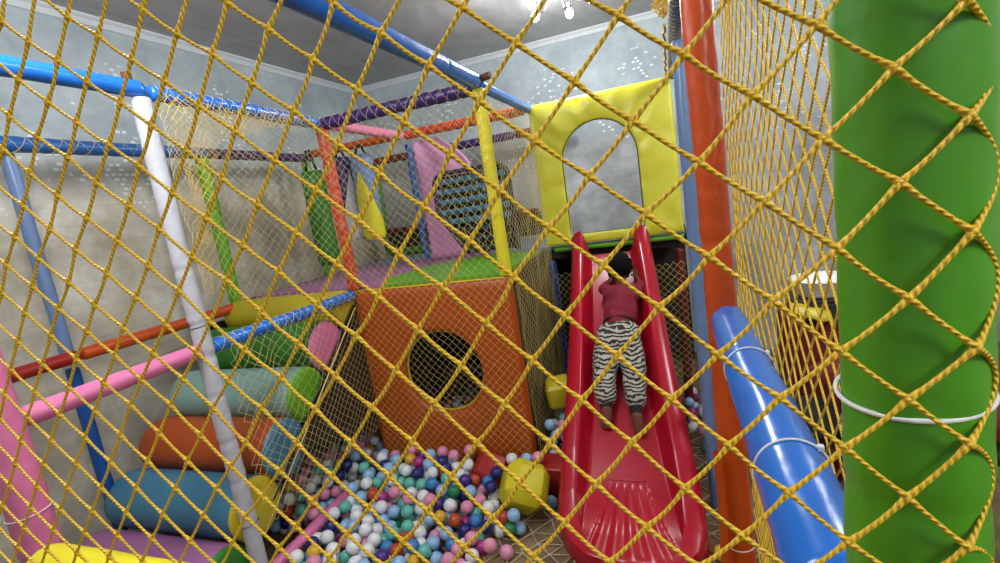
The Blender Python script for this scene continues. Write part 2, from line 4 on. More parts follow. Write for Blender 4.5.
BALLDATA="A-1428,1626,135 A-1180,1698,102 A-912,1821,65 A-1043,1758,80 A-979,1762,50 A-1501,1621,149 A-1009,1839,78 A-1245,1710,111 A-1344,1609,126 A-1329,1699,89 A-1711,1496,174 A-857,1948,59 A-838,1978,113 A-1670,1654,157 A-1514,1740,149 A-1174,1769,92 A-1139,1843,89 A-1447,1706,127 A-1383,1767,124 A-964,1920,81 A-1597,1598,144 A-1117,1905,114 A-1203,1915,117 A-1593,1751,152 A-1272,1823,95 A-1026,1943,95 A-973,1997,130 A-1654,1544,169 A-1085,1986,131 A-1166,1967,149 A-1329,1815,125 A-1328,1953,126 A-1450,1896,140 A-1705,1729,158 A-1733,1792,179 A-1280,1975,166 A-1382,1908,138 A-990,2100,175 A-1517,1891,165 B-1865,1791,165 A-1170,2042,177 B-1928,1784,189 A-717,2215,32 A-1135,2109,198 B-1875,1815,225 B-2005,1791,242 A-825,1997,32 A-1718,1860,172 A-1091,2064,166 A-1034,2043,135 A-1252,2056,165 A-1394,1959,176 B-1997,1784,90 A-1068,1896,71 A-1654,1915,191 A-981,2180,207 A-1309,2068,195 B-2022,1788,172 A-918,1964,32 A-1498,1993,181 A-1234,2100,209 A-800,2249,32 A-1060,1687,81 B-1943,1821,243 A-1266,1922,94 A-1543,1614,99 A-784,2307,227 A-1659,1989,225 B-2199,1783,104 A-1138,1715,55 A-1624,1824,152 A-1724,1950,219 A-931,2219,32 A-1545,2051,212 B-1874,1901,209 A-1299,1753,111 A-1414,2108,224 B-2147,1815,241 A-896,1995,85 A-907,2282,109 A-1569,1539,141 A-1153,2208,225 A-1597,2117,239 A-849,2302,218 A-1099,2158,174 A-931,2296,219 B-2128,1784,78 B-1872,1981,167 B-1892,1960,238 A-958,2002,67 B-2298,1794,163 B-2093,1882,246 B-1954,1894,241 A-1499,1870,106 A-1373,2067,186 A-1494,2129,223 A-1255,2252,252 B-2065,1957,246 A-1633,2042,196 A-1332,2130,218 A-1546,1948,180 A-1260,2154,236 B-2374,1788,32 B-2137,1792,174 A-1394,1719,82 B-2336,1784,112 B-2214,1796,165 A-1714,1603,158 A-1181,2307,256 B-1870,1856,154 B-1891,2057,214 B-1867,2104,253 A-1491,1789,112 A-1253,2010,119 A-891,2302,169 A-1610,1963,184 A-1580,2178,256 B-2177,1990,247 D-681,2529,304 D-757,2523,307 B-2233,1826,225 D-658,2524,32 D-670,2530,221 A-1375,2174,242 D-756,2538,120 A-963,1844,32 A-967,2201,84 A-1452,2079,180 D-681,2535,147 E47,2847,75 E78,2808,32 E12,2791,32 A-914,2284,32 A-1442,2183,245 B-2061,1793,99 B-2080,1801,205 B-1945,2037,249 A-850,2300,32 A-1565,1828,123 D-738,2526,32 D-701,2535,85 A-1092,1801,67 B-1887,2211,246 B-2139,2128,252 A-1403,2254,251 D-728,2538,251 A-1341,2288,252 A-1603,1695,113 B-1864,1920,131 B-1990,1976,230 B-2295,1958,233 B-1869,2296,220 A-1586,1915,134 A-1539,1678,135 A-1505,2202,250 A-1544,2290,255 A-1737,2087,253 B-1878,1813,106 A-985,2123,114 A-1653,1767,132 A-1687,2052,232 B-2265,2041,256 A-1337,2007,161 A-1515,2093,173 B-2176,1893,229 E10,2982,70 B-2119,2063,225 B-1982,2268,255 A-1225,1665,69 B-2263,1785,88 B-2257,2171,226 A-1185,2159,197 B-1873,2399,250 D-688,2726,304 A-961,2271,75 A-1613,1491,162 A-1698,2209,246 B-1920,2316,256 B-2048,2063,223 B-2065,2185,257 A-1235,2223,197 A-1314,2217,235 B-2139,2423,256 B-2093,2275,251 D-653,2728,250 E72,3062,71 B-1873,2060,152 B-2360,2019,241 B-2182,2316,257 D-660,2818,283 D-757,2558,197 D-724,2994,304 B-1900,2165,148 B-1868,2157,204 B-2008,2105,252 A-971,2058,101 B-2448,2223,253 D-720,2829,307 E82,3146,87 A-1436,1825,104 A-1145,2082,133 B-2292,1803,32 B-1864,2585,217 B-2456,2133,244 E1,3308,85 E62,2910,87 A-1725,1926,159 B-1870,2512,212 B-2300,1866,231 B-2206,2067,225 A-1056,1845,32 A-1049,2009,81 A-1675,1891,135 A-1027,2155,169 A-1414,2021,163 B-2047,2623,253 D-702,2651,287 B-1927,2633,255 D-658,2578,268 D-654,2880,304 A-1206,1847,60 A-1251,1598,114 B-1986,2440,257 E77,3351,87 B-1865,2430,193 B-1930,2123,244 B-2335,2385,247 B-2313,2132,245 C-1529,2902,176 E15,3091,64 A-1650,2112,186 B-1877,1875,85 B-1889,2469,257 A-1002,1900,32 C-1670,3026,185 A-1091,1963,62 A-1067,2163,118 B-2243,1997,213 B-1979,2203,240 B-2479,2461,257 C-1490,2960,189 B-2537,2325,250 B-2295,2502,248 B-2273,2251,251 B-2170,2631,257 E11,3154,82 B-2415,2273,228 B-2476,2633,255 C-1597,2897,166 D-752,3158,306 A-1737,1660,135 D-658,2590,121 D-748,2731,278 B-2564,2481,253 C-1711,2902,180 A-1442,1766,76 A-1525,2021,129 B-2020,2808,256 E72,3473,87 B-1882,2611,128 B-2346,2235,218 B-2566,2387,255 A-1240,1766,77 A-1458,1567,115 A-1444,1977,126 B-2138,2491,244 B-2192,2189,253 B-2360,2607,256 B-1873,2061,84 B-2057,2430,234 B-2428,2803,248 B-2226,2504,249 C-1564,3183,167 B-2203,2957,238 B-2416,2380,245 B-2311,2798,256 A-1314,2019,88 A-1731,1880,104 B-2401,2169,227 B-2403,2705,251 B-2335,2287,256 A-1323,1970,32 A-1722,1792,58 A-1447,1885,69 A-1477,1631,90 A-1392,1927,77 B-2444,2017,211 B-2145,2215,217 B-2155,2839,224 D-722,2585,149 A-1182,1793,32 A-1472,2279,225 B-2060,2552,237 B-2296,2328,225 B-1941,2570,242 B-2190,3064,251 A-1385,1990,38 A-1183,1962,77 B-2542,2968,247 B-2368,2538,246 D-657,2633,72 E1,3393,87 B-2245,2805,245 C-1620,3079,172 A-1651,2160,229 B-1869,2381,150 B-2191,2758,224 B-1963,2747,233 C-1600,3285,174 A-1153,2068,32 B-2234,2435,225 B-2123,2340,246 B-1899,2003,113 B-2330,2718,235 D-659,2584,186 A-1033,1958,32 A-1189,2099,77 A-1321,1870,82 A-1661,2289,216 B-2556,2234,219 B-2308,2640,234 B-2562,2554,249 C-1643,3177,166 A-1501,1709,91 A-1253,2089,102 B-1869,2158,92 B-2149,1835,127 B-2377,1966,208 B-2203,2265,222 B-1934,2423,223 D-667,2755,151 B-1866,2377,85 B-2035,1887,207 B-2211,2874,236 B-2468,2738,254 A-1380,1987,107 B-1911,1860,32 B-2181,1835,70 B-1990,1838,200 B-2084,2831,232 B-2053,2937,238 A-1729,2273,230 B-2345,1849,168 B-1931,1925,189 B-1892,2356,205 B-2379,2468,226 B-2267,2904,247 C-1460,3083,174 D-658,2743,44 A-1204,1719,32 B-2014,1835,127 B-1937,1817,134 B-1873,2279,158 B-2531,2436,219 B-2376,2951,247 E34,3341,39 A-1374,1814,77 A-1710,1551,118 A-1198,2116,148 A-1570,2062,150 B-1872,2541,110 B-1868,2487,152 B-2059,2233,214 B-2366,3026,237 B-2491,3059,240 A-1281,1718,32 B-2467,2983,226 B-2528,2889,235 B-2562,3033,254 A-1325,1762,52 A-1378,2156,179 A-1588,2284,208 B-2247,3013,249 D-687,2588,32 A-1561,1909,71 A-1535,1957,116 D-713,3089,287 A-1022,1717,32 A-978,2127,32 A-1217,1917,32 A-1672,2001,102 A-1195,2283,197 C-1714,3265,156 A-996,2232,32 A-1727,1980,76 A-1196,2268,134 B-2465,2579,221 B-2514,2164,233 B-1974,2376,244 E84,2992,32 A-1277,1877,32 A-1012,2039,32 A-1636,1941,81 B-1894,2226,82 B-2120,1852,195 B-2306,2041,204 B-2435,2879,232 B-2212,2578,223 B-2286,2568,244 C-1568,3041,158 D-663,2690,120 A-1361,1693,32 A-1662,2114,122 A-1579,2128,178 A-1542,2175,204 B-2419,2082,221 B-2535,2748,228 B-1970,2499,228 A-1659,1737,68 A-1671,1977,162 B-2567,2607,212 B-2123,2595,226 B-2024,2686,218 D-656,2797,200 A-1480,1943,85 A-1530,2100,110 A-1392,1539,131 B-2556,2681,231 B-2340,2879,242 C-1507,3220,151 E77,3244,62 A-1131,1875,32 A-1606,1614,82 A-1551,1772,93 A-1305,2184,177 B-2260,2103,218 B-2215,2690,253 D-753,2593,37 E0,3465,84 A-1071,2096,114 A-1732,2128,198 B-2092,2128,207 B-2212,2642,209 B-2244,1920,206 B-2117,1829,32 B-2045,2750,217 A-1734,1770,118 A-1264,2144,144 B-1970,1857,74 B-2262,1861,178 B-2148,2675,211 C-1535,3285,151 C-1682,2948,145 D-752,2884,287 A-1027,2300,32 A-1124,2109,77 A-1389,1643,86 A-1359,2262,195 B-2049,1859,77 B-2029,2158,204 B-2117,2938,224 D-660,2648,237 D-753,2596,274 B-2311,1924,180 B-2475,2392,213 B-2267,2687,213 B-1986,2319,216 B-2505,2512,227 C-1707,3157,151 A-1605,2186,166 B-1871,2220,183 B-2067,2330,214 B-2095,1994,202 B-2364,2817,224 A-1636,1557,108 E30,3550,57 B-2468,2195,195 B-2151,1947,205 B-2352,2091,208 A-1686,1816,107 B-2193,1861,168 B-2100,2398,197 B-2284,2397,209 B-2156,3025,212 B-2423,2516,217 A-1375,2132,86 A-1718,1707,95 A-1215,2187,147 B-2367,1832,80 B-1897,2558,168 B-2112,2535,203 D-668,2831,137 E40,3491,32 A-1219,2034,50 A-1186,2017,112 A-1290,2262,194 B-2319,1864,110 B-2445,2329,208 B-2088,2683,239 C-1525,3089,135 A-1612,1869,97 B-1945,2407,81 B-1936,2313,172 B-2319,2457,196 B-2078,2641,190 B-2120,2745,220 C-1454,3154,152 A-1459,1717,32 A-1329,2121,144 D-673,2786,91 D-678,2652,175 B-1866,1959,79 B-2191,1999,173 B-2552,2360,198 B-2236,2348,203 B-1925,2000,199 B-1945,2669,204 C-1685,3092,128 C-1625,2992,134 D-705,2601,230 A-1083,2235,32 A-1465,2054,119 A-1547,2214,152 A-1720,2306,175 B-1870,2311,95 B-1925,2267,122 A-940,2071,32 A-1510,1895,32 A-1314,2096,79 A-1610,1993,127 A-1562,2294,125 A-1298,2234,136 B-1958,1965,146 B-2307,2211,171 B-1929,2111,180 B-2288,2968,219 C-1645,3315,132 A-1406,1851,32 A-1618,1801,77 A-1105,2046,81 A-1469,2201,180 A-1408,2215,199 B-1988,2067,198 B-2360,2311,197 B-1933,2255,211 B-1924,1853,190 B-2486,2271,227 C-1693,3009,126 D-681,2678,32 E75,3410,32 A-1157,2229,92 B-2222,3033,192 B-2169,2448,204 B-2001,2621,207 D-681,2850,231 D-753,2818,252 D-697,2912,265 E42,2939,32 A-1086,1746,32 A-1024,2180,60 A-1498,2189,118 A-1415,2104,129 A-1375,2210,143 B-2245,1840,119 B-1929,2674,141 B-1995,2158,144 B-1951,2176,188 C-1659,3233,129 A-1441,1944,32 A-1404,2040,78 A-885,2032,32 A-1358,2068,117 A-1615,2225,218 B-2016,2048,74 B-2011,2193,85 B-1949,2043,152 B-2051,2023,164 B-2174,2090,173 B-2190,2514,195 B-2038,2878,200 B-2412,2639,229 D-722,2618,89 D-728,3035,253 E6,3226,32 A-1150,1998,32 A-1621,2013,32 A-1314,2176,112 A-1731,1999,138 A-1672,2049,145 B-2174,1888,32 B-2408,1867,33 B-2271,1890,76 B-1958,2139,93 B-1922,2428,138 B-2082,2081,163 B-1938,2609,180 B-2438,2130,182 B-2168,2153,194 B-2210,2824,193 B-2024,2378,200 A-1329,1830,32 A-1537,1790,32 A-1729,1852,32 A-1249,1977,63 A-1657,1652,94 A-1162,2157,113 B-2235,1857,32 B-2336,1865,32 B-2490,1886,32 B-2086,1838,142 B-2431,2624,158 B-2195,1926,163 B-2246,2143,168 B-2248,2050,172 B-2172,2920,194 B-2399,2764,204 C-1518,3156,130 C-1594,3234,134 C-1547,2957,141 D-682,2856,71 A-1021,2088,73 B-1875,1914,32 A-1712,1722,32 A-1667,1489,126 B-2013,2081,132 A-1302,1607,76 A-1558,1605,32 A-1071,1645,32 A-1277,1650,32 A-1662,1581,54 A-971,1681,51 A-1395,1569,74 A-1015,1632,76 A-1137,1612,80 A-1256,1539,88 A-1332,1539,87 A-1503,1509,111 A-1113,1550,94 A-1407,1474,127 A-1647,1424,134 A-1705,1420,164 A-1565,1412,158 B-1865,2256,32 B-1924,2301,61"
import bpy, bmesh, math, random
from mathutils import Vector, Matrix, noise
C = bpy.context.scene.collection
PI = math.pi
random.seed(11)
# ------------------------------------------------------------------ materials
def lin(c):
    return tuple((x/12.92 if x <= .04045 else ((x+.055)/1.055)**2.4) for x in c)
def rgb(h):
    h = h.lstrip('#'); return lin(tuple(int(h[i:i+2], 16)/255 for i in (0, 2, 4)))+(1,)
def newmat(name):
    m = bpy.data.materials.new(name); m.use_nodes = True
    nt = m.node_tree; b = nt.nodes['Principled BSDF']
    return m, nt, b
def node(nt, t, **kw):
    n = nt.nodes.new(t)
    for k, v in kw.items():
        if k in n.inputs: n.inputs[k].default_value = v
        else: setattr(n, k, v)
    return n
def coords(nt, kind='Object', scale=(1, 1, 1)):
    tc = nt.nodes.new('ShaderNodeTexCoord'); mp = nt.nodes.new('ShaderNodeMapping')
    mp.inputs['Scale'].default_value = scale
    nt.links.new(tc.outputs[kind], mp.inputs['Vector']); return mp.outputs['Vector']
def ramp(nt, fac, stops):
    r = nt.nodes.new('ShaderNodeValToRGB'); nt.links.new(fac, r.inputs['Fac'])
    e = r.color_ramp.elements
    while len(e) < len(stops): e.new(.5)
    for k, (p, c) in enumerate(stops): e[k].position = p; e[k].color = c
    return r.outputs['Color']
def bump(nt, b, h, s=.3, d=.01):
    n = nt.nodes.new('ShaderNodeBump'); n.inputs['Strength'].default_value = s; n.inputs['Distance'].default_value = d
    nt.links.new(h, n.inputs['Height']); nt.links.new(n.outputs['Normal'], b.inputs['Normal'])
def vinyl(name, hx, rough=.32, wr=.35, sc=9, spec=.5, dirt=.12):
    m, nt, b = newmat(name)
    v = coords(nt)
    n = node(nt, 'ShaderNodeTexNoise', Scale=sc, Detail=3.); nt.links.new(v, n.inputs['Vector'])
    n2 = node(nt, 'ShaderNodeTexNoise', Scale=sc*.6, Detail=4.); nt.links.new(v, n2.inputs['Vector'])
    c = rgb(hx); d = tuple(x*(1-dirt) for x in c[:3])+(1,)
    nt.links.new(ramp(nt, n2.outputs['Fac'], [(.3, d), (.7, c)]), b.inputs['Base Color'])
    b.inputs['Roughness'].default_value = rough; b.inputs['Specular IOR Level'].default_value = spec
    bump(nt, b, n.outputs['Fac'], wr, .01)
    return m
def plain(name, hx, rough=.5, metal=0., spec=.5):
    m, nt, b = newmat(name)
    v = coords(nt); n = node(nt, 'ShaderNodeTexNoise', Scale=30., Detail=2.); nt.links.new(v, n.inputs['Vector'])
    c = rgb(hx); nt.links.new(ramp(nt, n.outputs['Fac'], [(.3, tuple(x*.93 for x in c[:3])+(1,)), (.7, c)]), b.inputs['Base Color'])
    b.inputs['Roughness'].default_value = rough; b.inputs['Metallic'].default_value = metal
    b.inputs['Specular IOR Level'].default_value = spec
    return m
def rope_mat(name, hx, hx2):
    m, nt, b = newmat(name)
    uv = nt.nodes.new('ShaderNodeUVMap'); sp = nt.nodes.new('ShaderNodeSeparateXYZ'); nt.links.new(uv.outputs['UV'], sp.inputs[0])
    a = node(nt, 'ShaderNodeMath', operation='MULTIPLY_ADD'); a.inputs[1].default_value = 2.; nt.links.new(sp.outputs['X'], a.inputs[0]); nt.links.new(sp.outputs['Y'], a.inputs[2])
    f = node(nt, 'ShaderNodeMath', operation='MULTIPLY'); f.inputs[1].default_value = 2*PI; nt.links.new(a.outputs[0], f.inputs[0])
    s = node(nt, 'ShaderNodeMath', operation='SINE'); nt.links.new(f.outputs[0], s.inputs[0])
    h = node(nt, 'ShaderNodeMath', operation='MULTIPLY_ADD'); h.inputs[1].default_value = .5; h.inputs[2].default_value = .5; nt.links.new(s.outputs[0], h.inputs[0])
    nt.links.new(ramp(nt, h.outputs[0], [(.0, rgb(hx2)), (.55, rgb(hx))]), b.inputs['Base Color'])
    b.inputs['Roughness'].default_value = .45
    bump(nt, b, h.outputs[0], .8, .0008)
    return m
M = {}
M['rope'] = rope_mat('yellow braided rope', '#f5c830', '#cf9f22')
M['cord'] = plain('yellow net cord', '#e3cf84', .5)
M['green'] = vinyl('green vinyl', '#4f9a1e', .33, .25, 22)
M['lime'] = vinyl('lime vinyl', '#63a822', .4)
M['darkgreen'] = vinyl('dark green vinyl', '#2f7a22', .45)
M['orange'] = vinyl('orange vinyl', '#c64a12', .35, .35, 14)
M['orangep'] = vinyl('orange panel vinyl', '#b34d08', .45, .25, 5)
M['orangered'] = vinyl('orange red vinyl', '#c93a20', .4, .5, 16)
M['blue'] = vinyl('bright blue vinyl', '#1f6fd0', .22, .2, 14)
M['bluewrap'] = vinyl('blue wrapped vinyl', '#245a9c', .35, .6, 18)
M['steelblue'] = vinyl('pale steel blue vinyl', '#6f8ab6', .35, .25, 12)
M['deepblue'] = vinyl('deep blue vinyl', '#0f4f9e', .4); M['strap'] = vinyl('blue strap', '#4a779a', .5); M['strap2'] = vinyl('dark strap', '#24323f', .5)
M['purple'] = vinyl('purple vinyl', '#33195f', .4, .6, 18)
M['maroon'] = vinyl('maroon vinyl', '#6e1f20', .4)
M['red'] = vinyl('red vinyl', '#a3201c', .35)
M['pink'] = vinyl('pink vinyl', '#e079a8', .35, .3, 14)
M['palepink'] = vinyl('pale pink vinyl', '#d68fc0', .45, .4, 6)
M['white'] = vinyl('white vinyl wrap', '#bfc0c8', .4, .6, 20)
M['yellow'] = vinyl('yellow vinyl', '#e6d81c', .35, .35, 10)
M['yellowp'] = vinyl('yellow panel vinyl', '#e0dc3c', .35, .2, 6)
M['ochre'] = vinyl('mustard vinyl', '#c9b51e', .4)
M['ochre2'] = vinyl('citron vinyl', '#d6c81e', .4); M['teal'] = vinyl('pale teal vinyl', '#8db5ac', .45, .15)
M['slate'] = vinyl('slate blue vinyl', '#3f7a98', .45, .15)
M['mauve'] = vinyl('mauve vinyl', '#a5689a', .45, .2)
M['rust'] = vinyl('rust orange vinyl', '#b04a14', .45, .15)
M['greyblue'] = vinyl('grey blue mat', '#6f7f95', .5)
M['black'] = plain('black rubber', '#121214', .5)
M['ochredark'] = plain('dark olive board', '#4f4420', .7); M['dark'] = plain('dark brown board', '#2c211a', .7)
M['darkgrey'] = plain('dark grey plastic', '#2b3036', .5)
M['tie'] = plain('white zip tie plastic', '#e6e6e6', .35)
M['rusty'] = plain('rusty steel tube', '#6b4126', .7, .4)
M['chrome'] = plain('chrome', '#c8c8c8', .15, 1.)
M['slide'] = plain('red glossy plastic', '#ad1028', .25, 0, .5)
M['beige cord'] = plain('beige cord', '#b8a888', .8)
def emis(name, col, st):
    m, nt, b = newmat(name); b.inputs['Emission Color'].default_value = col; b.inputs['Emission Strength'].default_value = st
    b.inputs['Base Color'].default_value = (.9, .9, .9, 1); return m
M['bulb'] = emis('lit bulb', (1, .97, .92, 1), 14)
def mix(nt, fac, a, b):
    n = nt.nodes.new('ShaderNodeMix'); n.data_type = 'RGBA'
    for s, v in ((n.inputs[0], fac), (n.inputs[6], a), (n.inputs[7], b)):
        if hasattr(v, 'links') or hasattr(v, 'is_linked'): nt.links.new(v, s)
        else: s.default_value = v
    return n.outputs[2]
def wallpaper(name, axis):
    m, nt, b = newmat(name)
    tc = nt.nodes.new('ShaderNodeTexCoord'); sp = nt.nodes.new('ShaderNodeSeparateXYZ'); nt.links.new(tc.outputs['Object'], sp.inputs[0])
    cb = nt.nodes.new('ShaderNodeCombineXYZ'); nt.links.new(sp.outputs[axis], cb.inputs['X']); nt.links.new(sp.outputs['Z'], cb.inputs['Y'])
    n1 = node(nt, 'ShaderNodeTexNoise', Scale=2.2, Detail=6., Roughness=.65); nt.links.new(cb.outputs[0], n1.inputs['Vector'])
    n2 = node(nt, 'ShaderNodeTexNoise', Scale=14., Detail=4.); nt.links.new(cb.outputs[0], n2.inputs['Vector'])
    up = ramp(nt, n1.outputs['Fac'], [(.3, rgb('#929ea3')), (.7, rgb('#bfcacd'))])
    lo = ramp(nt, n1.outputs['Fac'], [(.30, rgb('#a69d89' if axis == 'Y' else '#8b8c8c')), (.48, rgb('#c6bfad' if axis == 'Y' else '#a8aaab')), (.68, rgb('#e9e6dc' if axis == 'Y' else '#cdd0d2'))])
    br = node(nt, 'ShaderNodeTexBrick', Scale=1.); br.inputs['Brick Width'].default_value = .21; br.inputs['Row Height'].default_value = .10
    br.inputs['Mortar Size'].default_value = .006; br.inputs['Mortar Smooth'].default_value = .6
    br.inputs['Color1'].default_value = (1, 1, 1, 1); br.inputs['Color2'].default_value = (.86, .86, .85, 1); br.inputs['Mortar'].default_value = (.68, .68, .68, 1)
    nt.links.new(cb.outputs[0], br.inputs['Vector'])
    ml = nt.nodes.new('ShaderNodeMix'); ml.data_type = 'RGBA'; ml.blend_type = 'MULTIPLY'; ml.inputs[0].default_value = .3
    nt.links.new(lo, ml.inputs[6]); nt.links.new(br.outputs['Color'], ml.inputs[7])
    # lower stone print tones blend into blue-grey with height
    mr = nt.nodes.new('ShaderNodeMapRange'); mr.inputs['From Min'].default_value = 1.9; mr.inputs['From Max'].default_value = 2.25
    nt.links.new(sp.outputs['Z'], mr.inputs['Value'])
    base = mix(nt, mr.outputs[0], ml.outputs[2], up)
    # printed lit windows
    b2 = node(nt, 'ShaderNodeTexBrick', Scale=1.); b2.offset = .37; b2.inputs['Brick Width'].default_value = .036; b2.inputs['Row Height'].default_value = .027
    b2.inputs['Mortar Size'].default_value = .006; b2.inputs['Bias'].default_value = -.25
    b2.inputs['Color1'].default_value = (0, 0, 0, 1); b2.inputs['Color2'].default_value = (1, 1, 1, 1); b2.inputs['Mortar'].default_value = (0, 0, 0, 1)
    nt.links.new(cb.outputs[0], b2.inputs['Vector'])
    t = node(nt, 'ShaderNodeMath', operation='GREATER_THAN'); t.inputs[1].default_value = .5; nt.links.new(b2.outputs['Color'], t.inputs[0])
    n3 = node(nt, 'ShaderNodeTexNoise', Scale=2.6, Detail=5.); nt.links.new(cb.outputs[0], n3.inputs['Vector'])
    t2 = node(nt, 'ShaderNodeMath', operation='GREATER_THAN'); t2.inputs[1].default_value = .54; nt.links.new(n3.outputs['Fac'], t2.inputs[0])
    t3 = node(nt, 'ShaderNodeMath', operation='MULTIPLY'); nt.links.new(t.outputs[0], t3.inputs[0]); nt.links.new(t2.outputs[0], t3.inputs[1])
    mz = nt.nodes.new('ShaderNodeMapRange'); mz.inputs['From Min'].default_value = 1.75; mz.inputs['From Max'].default_value = 1.95; nt.links.new(sp.outputs['Z'], mz.inputs['Value'])
    mz2 = nt.nodes.new('ShaderNodeMapRange'); mz2.inputs['From Min'].default_value = 2.72; mz2.inputs['From Max'].default_value = 2.66; nt.links.new(sp.outputs['Z'], mz2.inputs['Value'])
    t4 = node(nt, 'ShaderNodeMath', operation='MULTIPLY'); nt.links.new(t3.outputs[0], t4.inputs[0]); nt.links.new(mz.outputs[0], t4.inputs[1])
    t6 = node(nt, 'ShaderNodeMath', operation='MULTIPLY'); nt.links.new(t4.outputs[0], t6.inputs[0]); nt.links.new(mz2.outputs[0], t6.inputs[1])
    t5 = node(nt, 'ShaderNodeMath', operation='MULTIPLY'); t5.inputs[1].default_value = .8; nt.links.new(t6.outputs[0], t5.inputs[0])
    fin = mix(nt, t5.outputs[0], base, (.85, .88, .9, 1))
    sm = nt.nodes.new('ShaderNodeMix'); sm.data_type = 'RGBA'; sm.blend_type = 'MULTIPLY'; sm.inputs[0].default_value = .5
    nt.links.new(fin, sm.inputs[6]); nt.links.new(ramp(nt, n2.outputs['Fac'], [(.3, (.72, .72, .72, 1)), (.7, (1, 1, 1, 1))]), sm.inputs[7])
    nt.links.new(sm.outputs[2], b.inputs['Base Color']); b.inputs['Roughness'].default_value = .75
    return m
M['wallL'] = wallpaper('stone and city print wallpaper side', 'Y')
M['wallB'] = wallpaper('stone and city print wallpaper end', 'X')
def plaster():
    m, nt, b = newmat('grey brushed ceiling'); v = coords(nt, 'Object', (1.4, .5, 1))
    n = node(nt, 'ShaderNodeTexNoise', Scale=3., Detail=7., Roughness=.6, Distortion=1.2); nt.links.new(v, n.inputs['Vector'])
    nt.links.new(ramp(nt, n.outputs['Fac'], [(.3, rgb('#9c9b9b')), (.7, rgb('#bbbab9'))]), b.inputs['Base Color'])
    b.inputs['Roughness'].default_value = .55; bump(nt, b, n.outputs['Fac'], .2, .01); return m
M['ceil'] = plaster()
M['trim'] = plain('white cornice', '#cdd2d4', .5)
def matfloor():
    m, nt, b = newmat('brown matting floor'); v = coords(nt)
    n = node(nt, 'ShaderNodeTexNoise', Scale=9., Detail=6.); nt.links.new(v, n.inputs['Vector'])
    nt.links.new(ramp(nt, n.outputs['Fac'], [(.3, rgb('#5d4a35')), (.7, rgb('#8b7555'))]), b.inputs['Base Color'])
    b.inputs['Roughness'].default_value = .85; return m
M['floor'] = matfloor()
def zebra():
    m, nt, b = newmat('zebra print cloth'); v = coords(nt, 'Object', (1, 1, 1))
    w = node(nt, 'ShaderNodeTexWave', Scale=16., Distortion=8., Detail=2.5); w.inputs['Detail Scale'].default_value = 1.1
    w.bands_direction = 'Z'; nt.links.new(v, w.inputs['Vector'])
    nt.links.new(ramp(nt, w.outputs['Fac'], [(.42, rgb('#262422')), (.56, rgb('#aeab9c'))]), b.inputs['Base Color'])
    b.inputs['Roughness'].default_value = .85; return m
M['zebra'] = zebra()
def cloth(name, hx):
    m, nt, b = newmat(name); v = coords(nt); n = node(nt, 'ShaderNodeTexNoise', Scale=40., Detail=3.); nt.links.new(v, n.inputs['Vector'])
    b.inputs['Base Color'].default_value = rgb(hx); b.inputs['Roughness'].default_value = .85; bump(nt, b, n.outputs['Fac'], .3, .006); return m
M['shirt'] = cloth('maroon knit', '#7a0c24'); M['sock'] = cloth('black cotton', '#141216')
M['skin'] = cloth('brown skin', '#6a3a2c'); M['hair'] = cloth('black curly hair', '#060505'); M['hair'].node_tree.nodes['Principled BSDF'].inputs['Specular IOR Level'].default_value = .15
M['clothwhite'] = cloth('white cloth', '#c9cace'); M['clothred'] = cloth('dark red cloth', '#6d1420'); M['clothblack'] = cloth('black cloth', '#1c1d22')
